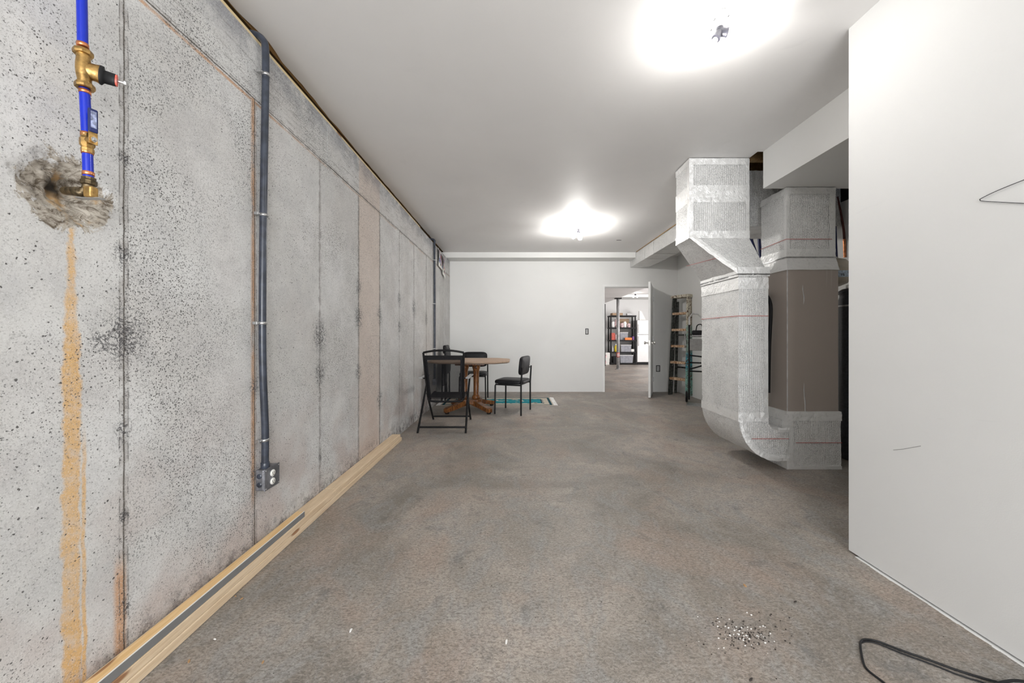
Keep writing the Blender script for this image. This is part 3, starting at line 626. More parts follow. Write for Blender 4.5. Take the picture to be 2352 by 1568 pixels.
def text(body, size, loc, rot, mat, parent, ext=.0006):
    cu = bpy.data.curves.new('t', 'FONT'); cu.body = body; cu.size = size; cu.extrude = ext; cu.align_x = 'CENTER'
    ob = bpy.data.objects.new('t', cu); COL.objects.link(ob)
    dg = bpy.context.evaluated_depsgraph_get(); me = bpy.data.meshes.new_from_object(ob.evaluated_get(dg)); bpy.data.objects.remove(ob)
    me.materials.clear(); me.materials.append(M[mat]); o = bpy.data.objects.new('lettering', me); COL.objects.link(o)
    o.location = loc; o.rotation_euler = rot; o.parent = parent; return o
text('TS', .03, (-.030, -.143, .085), (PI/2, 0, -.25), 'dark', e_)
t_.rotation_euler = (0, 0, 0)
cp = thing('copper_line', 'reddish copper pipe bending down beside the furnace plenum to a corrugated end', 'pipe', (3.1, 3.5, 1.8))
pts = [P(1923, 452, 3.5), P(1928, 475, 3.5), P(1934, 505, 3.5), P(1938, 530, 3.5), P(1939, 549, 3.5)]
m = MB().tube([p-Vector((3.1, 3.5, 1.8)) for p in smooth_path(pts)], .010, 10); m.build('pipe', simple('dull_copper', (0.10, 0.025, 0.02), .4, .4), cp)
m = MB(); prof = []
for k in range(24): prof += [(.009, k*.0075), (.0125, k*.0075+.0037)]
q0 = P(1939, 549, 3.5)-Vector((3.1, 3.5, 1.8)); m.lathe(prof, q0, (.035, 0, -1), 12); m.build('flex_connector', 'copper', cp)
bp_ = thing('blue_pipe', 'thin dark blue water pipe just right of the foil plenum', 'pipe', (3.08, 3.5, 1.76))
MB().tube([P(1917, 520, 3.48)-Vector((3.08, 3.5, 1.76)), P(1921, 606, 3.48)-Vector((3.08, 3.5, 1.76))], .014, 10).build('pipe', 'bluel', bp_)
MB().lathe([(.024, 0), (.024, .02), (.019, .022), (.019, .04)], P(1921, 611, 3.48)-Vector((3.08, 3.5, 1.76)), (0, 0, 1), 12).build('fitting', 'blk', bp_)
# pipes glimpsed between the two ducts
gp = thing('blue_pipe_pair', 'dark blue crossing pipes glimpsed in the gap between the two foil ducts', 'pipe', (2.9, 4.3, 1.5))
for a, b, r_ in ((P(1722, 540, 4.2), P(1750, 620, 4.2), .016), (P(1740, 500, 4.25), P(1748, 612, 4.25), .018), (P(1724, 490, 4.3), P(1727, 600, 4.3), .02)):
    MB().tube([a-Vector((2.9, 4.3, 1.5)), b-Vector((2.9, 4.3, 1.5)), Vector((b.x, b.y, 0.002))-Vector((2.9, 4.3, 1.5))], r_, 8).build('pipe', 'bluel', gp)

# ================================================================== BLUE WATER PIPE ON LEFT WALL
wp = thing('water_pipe', 'bright blue water pipe with brass valves on the left concrete wall', 'pipe', (-1.21, 1.011, 1.5))
ow = Vector((-1.21, 1.011, 1.5))
def W(px, py, d=1.011): return P(px, py, d)-ow
R_ = .0165
MB().tube([W(189, -60), W(190, 106)], R_, 20).build('pipe', 'blue', wp); MB().tube([W(194, 205), W(200, 315)], R_, 20).build('pipe', 'blue', wp); MB().tube([W(201, 345), W(203, 408)], R_, 20).build('pipe', 'blue', wp)
MB().lathe([(R_-.002, -.03), (R_-.002, .03)], W(203, 408), (0, 0, 1), 16).build('pipe', 'blue', wp)
for (px, py) in ((190, 104), (195, 211), (199, 309), (201, 350), (203, 399)):
    MB().lathe([(R_+.0002, -.0055), (R_+.002, -.005), (R_+.002, .005), (R_+.0002, .0055)], W(px, py), (-.02, 0, 1), 24).build('crimp_ring', 'copper', wp)
# pressure reducing valve
v = thing; vb = MB()
ax = (W(190, 118)-W(195, 203)).normalized(); c0 = W(193, 160)
vb.lathe([(.021, -.052), (.023, -.045), (.021, -.03), (.024, -.015), (.025, .0), (.024, .015), (.021, .03), (.023, .045), (.021, .052)], c0, ax, 24)
vb.tube([c0, c0+Vector((.030, .02, -.001)), c0+Vector((.040, .027, -.002))], [.022, .024, .027], 20)
pv = vb.build('pressure_valve', 'brass', wp)
for s in (1, -1): MB().lathe([(.024, -.007), (.030, -.006), (.031, 0), (.030, .006), (.024, .008)], c0+ax*s*.047, ax, 8, False).build('nut', 'brass', pv)
MB().tube([c0+Vector((.040, .027, -.002)), c0+Vector((.046, .031, -.003)), c0+Vector((.048, .034, -.004)), c0+Vector((.078, .052, -.006))], [.027, .027, .0185, .0175], 20).build('bonnet', 'blkp', pv)
MB().tube([c0+Vector((.0775, .0515, -.006)), c0+Vector((.082, .055, -.0064))], .0165, 20).build('bonnet_ring', 'redpl', pv)
b0 = c0+Vector((.08, .0535, -.006)); dv = Vector((.83, .55, -.04)).normalized()
MB().tube([b0, b0+dv*.022], .004, 8).lathe([(.007, 0), (.008, .001), (.008, .008), (.006, .009)], b0+dv*.022, dv, 6, False).build('adjusting_bolt', 'steel', pv)
# ball valve + blue lever
bv = MB().lathe([(.018, -.028), (.02, -.024), (.02, -.014), (.0175, -.012), (.023, -.005), (.023, .012), (.019, .018), (.019, .026)], W(201, 330), (-.02, 0, 1), 8, False).build('ball_valve', 'brass', wp)
s0 = W(205, 325)+Vector((.012, -.006, 0))
MB().tube([s0-Vector((.01, 0, 0)), s0+Vector((.020, -.006, 0))], .009, 12).build('stem', 'brass', bv)
lv = MB(); p0 = s0+Vector((.014, -.004, 0)); LM = Matrix.Translation(p0) @ Matrix.Rotation(-.32, 4, 'Z')
lv.rbox((-.002, -.011, -.012), (.002, .011, .022), .001, LM); lv.build('lever', 'brass', bv)
LM2 = Matrix.Translation(p0+Vector((.0, 0, .02))) @ Matrix.Rotation(-.32, 4, 'Z')
MB().rbox((-.005, -.012, 0), (.005, .012, .066), .004, LM2).build('lever_grip', 'bluel', bv)
MB().box((.0051, -.007, .012), (.0056, .007, .058), LM2).build('lever_print', simple('worn_print', (.25, .28, .42), .4, 0, .6, 120), bv)
MB().lathe([(.008, 0), (.008, .005), (.004, .006), (.004, .011)], s0+Vector((.017, -.005, 0)), (1, -.33, 0), 6, False).build('stem_nut', 'steel', bv)
def slim(o, k):
    if o.type == 'MESH':
        for v in o.data.vertices:
            t0 = (v.co.z-W(190, 106).z)/(W(203, 408).z-W(190, 106).z); c_ = W(190, 106).lerp(W(203, 408), t0)
            v.co.x = c_.x+(v.co.x-c_.x)*k; v.co.y = c_.y+(v.co.y-c_.y)*k
    for ch in o.children: slim(ch, .82 if ch.name.startswith(('lever', 'stem')) else k)
slim(wp, .66)
# elbow into the wall
eb = MB().lathe([(.013, -.012), (.016, -.010), (.0165, 0), (.014, .004), (.014, .010)], W(204, 416), (0, 0, 1), 10, False)
eb.tube([W(204, 418), W(203, 430), W(200, 441), W(188, 441, .99), W(170, 439, 1.0), W(150, 438, 1.02)], [.0115, .0125, .0135, .0135, .012, .011], 14); eb.build('elbow', 'brassd', wp)
MB().rbox(tuple(W(207, 440, .99)-Vector((.012, .008, .016))), tuple(W(207, 440, .99)+Vector((.011, .012, .014))), .004).build('elbow_face', 'brass', wp)
MB().box(tuple(W(185, 452, .99)-Vector((.012, .002, .001))), tuple(W(224, 454, .985)+Vector((0, .02, .001)))).build('metal_tag', 'steel', wp)

# ================================================================== CONDUITS
def conduit(name, label, pts, r, straps, box=None):
    t = thing(name, label, 'conduit', tuple(pts[-1])); o = Vector(pts[-1])
    MB().tube([p-o for p in smooth_path(pts, 6)], r, 16).build('pipe', 'pvc', t)
    for p in straps:
        q = Vector(p)-o
        s = MB().lathe([(r+.0005, -.007), (r+.003, -.006), (r+.003, .006), (r+.0005, .007)], q, (0, 0, 1), 20)
        s.rbox(tuple(q+Vector((-.004, -.034, -.007))), tuple(q+Vector((-.026+.0, -.015, .007))), .001)
        s.lathe([(.005, 0), (.004, .003)], q+Vector((-.003, -.026, 0)), (1, 0, 0), 6)
        s.build('strap', 'steel', t)
    return t
cx = -1.255
c1 = conduit('conduit', 'dark grey conduit on the left wall running down to the outlet box', [Vector((-1.40, 1.80, 2.615)), Vector((-1.31, 1.805, 2.607)), Vector((-1.262, 1.805, 2.58)), P(610, 120, 1.805), P(609, 250, 1.81), P(606, 420, 1.80), P(603, 700, 1.785), P(604, 850, 1.79), P(609, 980, 1.81), Vector((cx, 1.815, .50)), Vector((cx, 1.815, .435))], .0165,
             [P(611, 172, 1.805), P(606, 494, 1.797), P(603, 742, 1.786), P(608, 1010, 1.812)])
MB().lathe([(.0175, 0), (.0195, .003), (.0195, .03), (.0175, .032)], Vector((0, 0, 0)), (0, 0, 1), 20).build('coupling', 'pvc', c1)
bx0 = thing('outlet_box', 'grey steel outlet box with two white receptacles on the left wall', 'outlet', (LX, 1.83, .385))
MB().rbox((0.0, -.051, -.051), (.043, .058, .053), .006).build('body', 'boxg', bx0)
MB().rbox((.043, -.053, -.053), (.049, .06, .055), .004).build('cover_plate', 'boxg', bx0)
for z_ in (.021, -.021):
    r0 = MB().lathe([(.0165, 0), (.0165, .0045), (.0155, .0055)], (.049, .003, z_), (1, 0, 0), 20).build('receptacle', 'ivory', bx0)
    mm = MB()
    for dy in (-.006, .006): mm.box((.0546, .003+dy-.001, z_-.002), (.0552, .003+dy+.001, z_+.006))
    mm.lathe([(.0025, 0), (.0025, .0005)], (.0546, .003, z_-.008), (1, 0, 0), 8); mm.build('slot', 'dark', r0)
for (a, b) in ((-.044, -.044), (-.044, .046), (.051, -.044), (.051, .046), (.003, 0)): MB().lathe([(.004, 0), (.0035, .002)], (.049, a, b), (1, 0, 0), 8).build('screw', 'steel', bx0)
for z_ in (-.02, .022): MB().lathe([(.013, 0), (.0125, .001)], (.021, -.051, z_), (0, -1, 0), 16).build('knockout', 'pvc', bx0)
c2 = conduit('conduit', 'thin dark conduit on the left wall near the far corner beside the poster', [Vector((-1.39, 5.64, 2.615)), Vector((-1.30, 5.64, 2.607)), Vector((-1.262, 5.64, 2.58)), Vector((-1.257, 5.64, 2.45)), Vector((-1.255, 5.645, 1.2)), Vector((-1.255, 5.64, .43))], .0165, [Vector((-1.255, 5.64, 2.28)), Vector((-1.255, 5.64, 1.6)), Vector((-1.255, 5.64, .9))])
bx1 = thing('outlet_box', 'grey outlet box low on the left wall behind the dining chairs', 'outlet', (LX, 5.65, .385))
MB().rbox((0, -.05, -.05), (.045, .05, .05), .006).build('body', 'boxg', bx1); MB().rbox((.045, -.052, -.052), (.05, .052, .052), .003).build('cover_plate', 'boxg', bx1)
# uncovered switch and outlet boxes
def openbox(name, label, o, wdt, hgt, axis):
    t = thing(name, label, 'switch' if 'switch' in name else 'outlet', o)
    fr = MB(); a, b = wdt/2, hgt/2
    for (x0, x1, z0, z1) in ((-a, -a+.012, -b, b), (a-.012, a, -b, b), (-a, a, -b, -b+.012), (-a, a, b-.012, b)): fr.box((x0, -.004, z0), (x1, .006, z1))
    fr.build('frame', 'dark', t); MB().rbox((-.012, -.010, -b+.02), (.012, .004, b-.02), .003).build('switch_body', 'wgrey', t)
    return t
q = P(1348, 761, BW-.004); openbox('wall_switch', 'small uncovered switch box on the white back wall left of the doorway', tuple(q), .06, .115, 0)
q = P(1511.5, 846, BW-.004); openbox('wall_outlet', 'uncovered outlet box on the wall behind the open white door', tuple(q), .075, .125, 0)

# ================================================================== PINE LUMBER ALONG LEFT WALL
def board(name, label, x0, x1, y0, y1, z0, z1, mat, grp=None):
    o = MB().rbox((0, 0, 0), (x1-x0, y1-y0, z1-z0), .0042).build(name, mat); o.location = (x0, y0, z0); tag(o, label, 'lumber', grp); return o
board('pine_board', 'lower long pine board on the floor against the left wall', -1.279, -1.19, -1.0, 3.80, 0.0005, .038, 'pine1')
board('pine_board', 'upper long pine board of the stack along the left wall, far half', -1.279, -1.193, 2.42, 3.765, .0385, .0765, 'pine1')
board('pine_board', 'upper long pine board of the stack along the left wall, near half', -1.279, -1.19, -1.0, 2.415, .0385, .0765, 'pine1')
tb = board('pine_strip', 'yellow pine strip with a grey metal face lying on the board stack', -1.236, -1.192, -1.0, 2.045, .077, .108, 'pine2')
MB().box((.044, 0, .001), (.0455, 3.045, .030)).build('metal_face', 'greym', tb)
MB().box((.041, 0, .0305), (.0455, 3.045, .0318)).build('white_edge', 'ivory', tb)

# ================================================================== LAMPS
def lamp(label, o, dirs, ad, bmat, size=1.0):
    t = thing('ceiling_lamp', label, 'lamp', o, 0, None)
    pl = MB().lathe([(.0, -.001), (.064, -.001), (.066, -.004), (.064, -.009), (.055, -.014), (.036, -.020), (.026, -.030), (.025, -.040), (.0, -.041)], (0, 0, 0), (0, 0, 1), 36).build('base_plate', 'porc', t)
    for k in range(4):
        a = k*PI/2+.5; MB().box((.042*math.cos(a)-.002, .042*math.sin(a)-.008, -.0192), (.042*math.cos(a)+.002, .042*math.sin(a)+.008, -.0172)).build('slot', 'dark', pl)
    a0 = Vector((0, 0, -.04)); a1 = Vector(ad)
    MB().lathe([(.017, 0), (.017, (a1-a0).length)], a0, a1-a0, 16).build('adapter_stem', 'sock', t)
    for bi, d in enumerate(dirs):
        d = Vector(d).normalized(); s_ = a1-d*.008
        MB().lathe([(.012, 0), (.019, .01), (.0185, .034), (.021, .042), (.021, .046)], s_, d, 18).build('socket_arm', 'sock', t)
        b = s_+d*.047
        MB().lathe([(.014, 0), (.0145, .012), (.018, .03), (.0205, .032)], b, d, 20).build('bulb_neck', 'porc', t)
        MB().lathe([(.020, .032), (.026, .045), (.030, .06), (.0305, .072), (.027, .086), (.018, .097), (.0, .102)], b, d, 24).build('bulb', bmat if bi == 0 or bmat != 'bulb' else 'bulbb', t)
    return t
lamp('near ceiling lamp with a white base and two lit bulbs on a grey splitter', (1.012, 1.787, CZ), [(-.50, .05, -.85), (.86, -.30, -.28)], (0.0, 0, -.062), 'bulb')
lamp('far ceiling lamp with two lit bulbs, above the middle of the room', (.90, 5.15, CZ), [(-.55, 0, -.72), (.22, 0, -.96)], (0, 0, -.06), 'bulb2')
lamp('small distant ceiling lamp glimpsed high through the doorway', (4.36, 13.1, CZ), [(-.6, 0, -.7), (.6, 0, -.7)], (0, 0, -.06), 'bulb3')

# ================================================================== TABLE, RUG, CHAIRS
rug = MB(); rug.box((-.90, -.36, 0), (.90, .36, .005)); ru = rug.build('area_rug', 'rug'); ru.location = (-.285, 6.06, .0005)
tag(ru, 'teal and cream patterned rug with fringed ends under the table', 'rug')
fr = MB()
for s in (-1, 1):
    for k in range(48):
        y_ = -.355+.71*k/47; fr.tube([(s*.90, y_, .005), (s*.93, y_+random.uniform(-.006, .006), .006), (s*.962, y_+random.uniform(-.014, .014), .003)], .003, 4, False)
fo = fr.build('fringe', 'plaster', ru); fo['kind'] = 'stuff'

tb = thing('dining_table', 'oak pedestal dining table with clipped corners between the black chairs', 'table', (-.665, 5.40, 0))
def octo(a, b, c): return [(-a+c, -b), (a-c, -b), (a, -b+c), (a, b-c), (a-c, b), (-a+c, b), (-a, b-c), (-a, -b+c)]
m = MB(); po = [octo(.55, .40, .17), octo(.585, .43, .18), octo(.585, .43, .18), octo(.565, .415, .175)]; zs = [.708, .722, .738, .745]
vs_ = [(p[0], p[1], z_) for q, z_ in zip(po, zs) for p in q]
fs = [(i*8+k, i*8+(k+1) % 8, (i+1)*8+(k+1) % 8, (i+1)*8+k) for i in range(3) for k in range(8)]+[tuple(range(8))[::-1], tuple(range(24, 32))]
m.add(vs_, fs); m.build('tabletop', 'tabletop', tb)
m = MB(); m.rbox((-.21, -.15, .668), (.21, .15, .709), .006); m.build('apron', 'oak', tb)
for x_ in (-.085, .085):
    MB().lathe([(.055, .16), (.062, .175), (.062, .20), (.050, .215), (.042, .225), (.042, .40), (.044, .56), (.050, .60), (.060, .63), (.060, .665)], (x_, 0, 0), (0, 0, 1), 20).build('column', 'oak', tb)
MB().prism(octo(.17, .12, .05), .10, .165).build('base_block', 'oak', tb)
for sx, sy in ((1, 1), (1, -1), (-1, 1), (-1, -1)):
    dv = Vector((sx*.31, sy*.32, 0)); n_ = dv.normalized(); pr = Vector((-n_.y, n_.x, 0))
    pth = [(.06, .155, .085, .05), (.20, .135, .065, .045), (.33, .10, .038, .04), (.42, .085, .028, .045), (.455, .07, .02, .04)]
    m = MB(); vs_ = []
    for (t0, zt, zb, hw) in pth:
        for (z_, s) in ((zb, -1), (zb, 1), (zt, 1), (zt, -1)):
            q = n_*t0+pr*hw*s*.9; vs_.append((q.x, q.y, z_))
    fs = [(i*4+k, i*4+(k+1) % 4, (i+1)*4+(k+1) % 4, (i+1)*4+k) for i in range(len(pth)-1) for k in range(4)]+[(0, 1, 2, 3), (16, 17, 18, 19)]
    m.add(vs_, fs); lg = m.build('leg', 'oak', tb)
    q = n_*.425; MB().lathe([(.025, 0), (.032, .012), (.030, .04)], (q.x, q.y, .001), (0, 0, 1), 14).build('foot', 'blkp', lg)

def pad(w_, d_, th, r, dome=.012, n=10):
    """rounded cushion in xy plane, w x d, domed top"""
    m = MB(); N = 40; rings = []
    def sq(a, sc):
        e = .38; c, s = math.cos(a), math.sin(a)
        return (abs(c)**e*math.copysign(1, c)*w_/2*sc, abs(s)**e*math.copysign(1, s)*d_/2*sc)
    for (sc, z_) in ((.0, 0), (.9, 0), (.985, .006), (1.0, th*.45), (.985, th*.8), (.93, th), (.6, th+dome*.7), (.0, th+dome)):
        rings.append([(*sq(2*PI*k/N, sc), z_) for k in range(N)])
    vs_ = [v for rg in rings for v in rg]
    m.add(vs_, [(i*N+k, i*N+(k+1) % N, (i+1)*N+(k+1) % N, (i+1)*N+k) for i in range(len(rings)-1) for k in range(N)], True)
    return m
def tm(m, M_): m.v = [tuple(M_ @ Vector(v)) for v in m.v]; return m
def side_chair(label, loc, rz, top=.80, grp=None):
    """armless padded chair, faces +Y in its own frame, origin on the floor"""
    t = thing('side_chair', label, 'chair', loc, rz, grp)
    tm(pad(.46, .44, .05, .05), Matrix.Translation((0, .0, .425))).build('seat', 'blkv', t)
    bh = top-.545
    bk = tm(pad(.44, bh, .04, .05, .01), Matrix.Translation((0, -.20, .545+bh/2)) @ Matrix.Rotation(PI/2+.10, 4, 'X') @ Matrix.Rotation(PI, 4, 'Y')); bk.build('backrest', 'blkv', t)
    for s in (-1, 1):
        MB().tube([(s*.205, .17, .425), (s*.215, .185, .40), (s*.222, .19, 0)], .0115, 10).build('leg', 'blk', t)
        MB().tube([(s*.226, -.20, 0), (s*.224, -.20, .42), (s*.222, -.215, top-.15)], .0115, 10).build('leg', 'blk', t)
        MB().tube([(s*.21, .17, .415), (s*.215, -.20, .415)], .0105, 8).build('side_rail', 'blk', t)
        MB().tube([(s*.222, -.215, top-.17), (s*.16, -.20, top-.17)], .008, 8).build('bracket', 'blk', t)
    for y_ in (.15, -.17): MB().tube([(-.21, y_, .412), (.21, y_, .412)], .009, 8).build('cross_rail', 'blk', t)
    return t
def copy_tree(o, parent=None):
    c_ = o.copy(); COL.objects.link(c_)
    if parent is not None: c_.parent = parent
    for ch in o.children: copy_tree(ch, c_)
    return c_
G = 'black armless chairs round the table'
# right chair: back posts at (.036,4.99) and (.228,5.40)
a_r = math.atan2(.32, -.945)-PI/2
ch1 = side_chair('black padded chair right of the table, facing left with its back to the room', (-.035, 5.245, 0), a_r, .81, G)
ch2 = copy_tree(ch1); ch2.location = (-.71, 6.21, .006); ch2.rotation_euler = (0, 0, PI); ch2['label'] = 'black padded chair behind the table with its back to the white wall'
fo3 = thing('folded_chair', 'narrow folded black chair standing edge-on by the left wall beyond the table', 'chair', (-1.165, 6.12, 0), 0)
for s in (-1, 1):
    MB().tube([(.02, s*.20, 0), (.015, s*.20, .88), (0, s*.17, .91)], .011, 8).build('leg', 'blk', fo3); MB().tube([(-.035, s*.19, 0), (-.03, s*.19, .70)], .011, 8).build('leg', 'blk', fo3)
tm(pad(.40, .50, .024, .05, .004), Matrix.Translation((.012, 0, .66)) @ Matrix.Rotation(PI/2, 4, 'Y') @ Matrix.Rotation(PI/2, 4, 'Z') @ Matrix.Rotation(PI/2, 4, 'Z')).build('backrest', 'blkv', fo3)
tm(pad(.38, .40, .02, .05, .004), Matrix.Translation((-.045, 0, .45)) @ Matrix.Rotation(PI/2, 4, 'Y')).build('seat', 'blkv', fo3)
MB().rbox((-.03, -.16, .80), (.028, .16, .945), .026).build('headrest', 'blkv', fo3)

fc = thing('folding_chair', 'black folding armchair with see-through mesh back, nearest chair to the camera', 'chair', (-.83, 4.42, 0))
# local frame: faces +Y, near feet y=-.33, far feet y=+.34
def fb(m, name, mat='blk'): return m.build(name, mat, fc)
for s in (-1, 1):
    fb(MB().tube([(s*.272, -.335, 0), (s*.262, -.10, .33), (s*.262, .12, .60)], .0125, 10), 'leg')
    fb(MB().tube([(s*.245, .34, 0), (s*.245, .06, .32), (s*.245, .0, .40)], .0125, 10), 'leg')
    fb(MB().tube([(s*.208, -.08, .33), (s*.222, -.17, .62), (s*.235, -.225, .905)], .0125, 10), 'back_post')
    ar = MB().rbox((s*.275-.024, -.20, .598), (s*.275+.024, .20, .616), .006); fb(ar, 'armrest', 'armg')
    fb(MB().tube([(s*.222, -.17, .60), (s*.25, -.16, .60)], .008, 8), 'bracket')
    fb(MB().tube([(s*.21, -.10, .345), (s*.215, .26, .375), (s*.20, .29, .37)], .0115, 8), 'seat_rail')
    fb(MB().lathe([(.016, 0), (.016, .02)], (s*.262-.01, -.10, .33), (1, 0, 0), 12), 'hinge_bolt')
fb(MB().tube([(-.268, -.305, .06), (.268, -.305, .06)], .0115, 8), 'stretcher'); fb(MB().tube([(-.245, .30, .05), (.245, .30, .05)], .0115, 8), 'stretcher')
fb(MB().tube(bez((-.235, -.225, .905), (0, -.24, .96), (.235, -.225, .905), 12), .0125, 10), 'top_rail')
fb(MB().tube([(-.232, -.215, .862), (.232, -.215, .862)], .010, 8), 'cross_rail'); fb(MB().tube(smooth_path([(-.205, -.08, .335), (-.15, -.085, .315), (.15, -.085, .315), (.205, -.08, .335)]), .0125, 8), 'cross_rail')
m = MB(); n = 14; vs_ = []
for i in range(n+1):
    t0 = i/n; z_ = .862+(.335-.862)*t0; hw = .228+(.205-.228)*t0
    y_ = -.218+(.138)*t0**1.0
    for k in range(9): u = k/8*2-1; vs_.append((u*hw, y_-.018*(1-u*u)*math.sin(PI*t0), z_))
m.add(vs_, [(i*9+k, i*9+k+1, (i+1)*9+k+1, (i+1)*9+k) for i in range(n) for k in range(8)], True); fb(m, 'sling_back', 'sling')
for s in (-1, 1): fb(MB().add([(s*.228, -.222, .862), (s*.195, -.226, .862), (s*.172, -.09, .335), (s*.205, -.085, .335)], [(0, 1, 2, 3)]), 'sling_hem', 'blkv')
fb(MB().add([(-.228, -.224, .862), (.228, -.224, .862), (.226, -.214, .82), (-.226, -.214, .82)], [(0, 1, 2, 3)]), 'sling_hem', 'blkv')
m = MB(); vs_ = []
for i in range(9):
    t0 = i/8
    for k in range(9): u = k/8*2-1; vs_.append((u*.205, -.10+.36*t0, .36+.015*t0-.02*(1-u*u)*math.sin(PI*t0)))
m.add(vs_, [(i*9+k, i*9+k+1, (i+1)*9+k+1, (i+1)*9+k) for i in range(8) for k in range(8)], True); fb(m, 'sling_seat', 'blkv')

# poster by the corner
po_ = thing('poster', 'curled colourful picture sheet high on the left wall by the far corner', 'poster', (LX+.02, 6.1, 2.42))
def sheet(y0, y1, z0, z1, sk, mat, name, lift, par):
    m = MB(); n = 8; vs_ = []
    for i in range(n+1):
        for k in range(n+1):
            u = i/n; v = k/n; vs_.append((lift+.012*math.sin(v*3.1+u*2), y0+(y1-y0)*u, z0+(z1-z0)*v+sk*u))
    m.add(vs_, [(i*(n+1)+k, i*(n+1)+k+1, (i+1)*(n+1)+k+1, (i+1)*(n+1)+k) for i in range(n) for k in range(n)], True); return m.build(name, mat, par)
s1 = sheet(-.17, .13, -.17, .13, -.03, 'ivory', 'sheet', 0, po_); sheet(-.155, .115, -.13, .115, -.03, 'print', 'picture', .004, s1)
s2 = sheet(.14, .37, -.25, .10, -.05, 'ivory', 'sheet', .006, po_); sheet(.155, .35, -.20, .085, -.05, 'print', 'picture', .010, s2)

# ================================================================== LADDER & HAND TRUCK
ld = thing('step_ladder', 'old paint-spattered wooden stepladder leaning folded by the right wall', 'ladder', (3.0, 6.62, 0), 0)
ld.rotation_euler = (0, 0, -1.10)
def lbx(a, b, name, mat, M_=None): return MB().rbox(a, b, .003, M_).build(name, mat, ld)
for s in (-1, 1):
    m = MB(); xb, xt = s*.185, s*.15
    vs_ = [(xb-.013, -.05, 0), (xb+.013, -.05, 0), (xb+.013, .045, 0), (xb-.013, .045, 0), (xt-.013, .03, 1.80), (xt+.013, .03, 1.80), (xt+.013, .12, 1.80), (xt-.013, .12, 1.80)]
    m.add(vs_, [(0, 3, 2, 1), (4, 5, 6, 7), (0, 1, 5, 4), (1, 2, 6, 5), (2, 3, 7, 6), (3, 0, 4, 7)]); m.build('rail', 'ladder' if s > 0 else 'ladderd', ld)
    m = MB(); vs_ = [(xb*.92-.012, .10, .02), (xb*.92+.012, .10, .02), (xb*.92+.012, .15, .02), (xb*.92-.012, .15, .02), (xt-.012, .135, 1.74), (xt+.012, .135, 1.74), (xt+.012, .18, 1.74), (xt-.012, .18, 1.74)]
    m.add(vs_, [(0, 3, 2, 1), (4, 5, 6, 7), (0, 1, 5, 4), (1, 2, 6, 5), (2, 3, 7, 6), (3, 0, 4, 7)]); m.build('rear_leg', 'ladder' if s > 0 else 'ladderd', ld)
for k in range(5):
    z_ = .30+.30*k; hw = .185-.035*z_/1.8-.013; y_ = .075*z_/1.8
    lbx((-hw, y_-.06, z_-.012), (hw, y_+.055, z_+.03), 'step', 'step')
    for q in (-1, 1): MB().tube([(q*hw, y_, z_-.06), (q*hw*.75, y_, z_)], .004, 6).build('brace', 'steel', ld)
lbx((-.185, .01, 1.80), (.185, .19, 1.85), 'top_cap', 'ladder')
for z_ in (.5, 1.1): lbx((-.16, .11, z_), (.16, .125, z_+.03), 'rear_slat', 'ladderd')
MB().tube([(.168, -.06, 1.16), (.172, -.062, 1.0), (.176, -.062, .88)], .008, 6).build('spreader_bar', 'steel', ld)

ht = thing('hand_truck', 'black hand truck with a curved grey handle beside the wooden ladder', 'hand truck', (2.955, 5.9, 0), -.5)
for s in (-1, 1):
    MB().tube([(s*.10, -.06, .06), (s*.10, .02, 1.28)], .013, 10).build('upright', 'blk', ht)
    MB().lathe([(.02, 0), (.085, .005), (.095, .02), (.085, .035), (.02, .04)], (s*.12-(.04 if s < 0 else 0), .03, .095), (1, 0, 0), 24).build('wheel', 'blkp', ht)
MB().tube([(-.10, .02, 1.28), (-.10, .04, 1.40), (-.06, .10, 1.47), (.02, .14, 1.46), (.08, .12, 1.40)], .012, 10).build('handle', 'wgrey', ht)
for z0, z1 in ((.78, .70), (.66, .60), (.55, .56), (.52, .46)): MB().tube([(-.10, 0, z0), (.10, .0, z1+.06)], .012, 8).build('strap', 'blkp', ht)
MB().rbox((-.09, -.03, .86), (.11, .0, 1.05), .006).build('panel', 'greyp', ht)
MB().tube([(-.10, .01, 1.09), (.11, .01, 1.09)], .010, 8).build('crossbar', 'steel', ht)
MB().rbox((-.06, -.04, 1.11), (.10, .04, 1.19), .02).build('bag', 'blkv', ht)
MB().tube(smooth_path([(.0, 0, 1.19), (.02, -.03, 1.27), (.08, -.03, 1.28), (.1, 0, 1.19)]), .008, 8).build('bag_handle', 'blkp', ht)
MB().rbox((-.13, -.30, .001), (.13, -.03, .010), .003).build('toe_plate', 'steel', ht)
wpnl = tag(MB().rbox((0, 0, 0), (.012, .30, 1.0), .003).build('white_pipe_rack', 'ivory'), 'pale upright panel against the right wall behind the hand truck', 'panel'); wpnl.location = (3.17, 5.3, .55)

# ================================================================== FAR ROOM
ps = FL(1419.5, 848); 
sp_ = thing('support_post', 'grey steel support post seen through the doorway with a red tag', 'post', tuple(ps))
MB().lathe([(.05, .012), (.05, 2.31)], n=24).build('tube', 'postm', sp_); MB().rbox((-.08, -.08, 0), (.08, .08, .014), .002).build('base_plate', 'steel', sp_); MB().rbox((-.10, -.08, 2.31), (.10, .08, 2.342), .002).build('cap_plate', 'blk', sp_)
MB().lathe([(.0512, .40), (.0512, .55)], n=24).build('tag', 'red', sp_)
for z_ in (.43, .485): text('■■', .045, (0, -.0525, z_), (PI/2, 0, 0), 'plaster', sp_)
sh = thing('shelf_unit', 'tall black plastic shelf unit full of goods in the room beyond the doorway', 'shelf', (P(1428, 0, 14.0).x, 14.0, 0))
SW = .50; SD = .21; SZ = [.05, .47, .92, 1.40, 1.86]
for z_ in SZ: MB().rbox((-SW, -SD, z_-.03), (SW, SD, z_+.02), .006).build('shelf', 'blkp', sh)
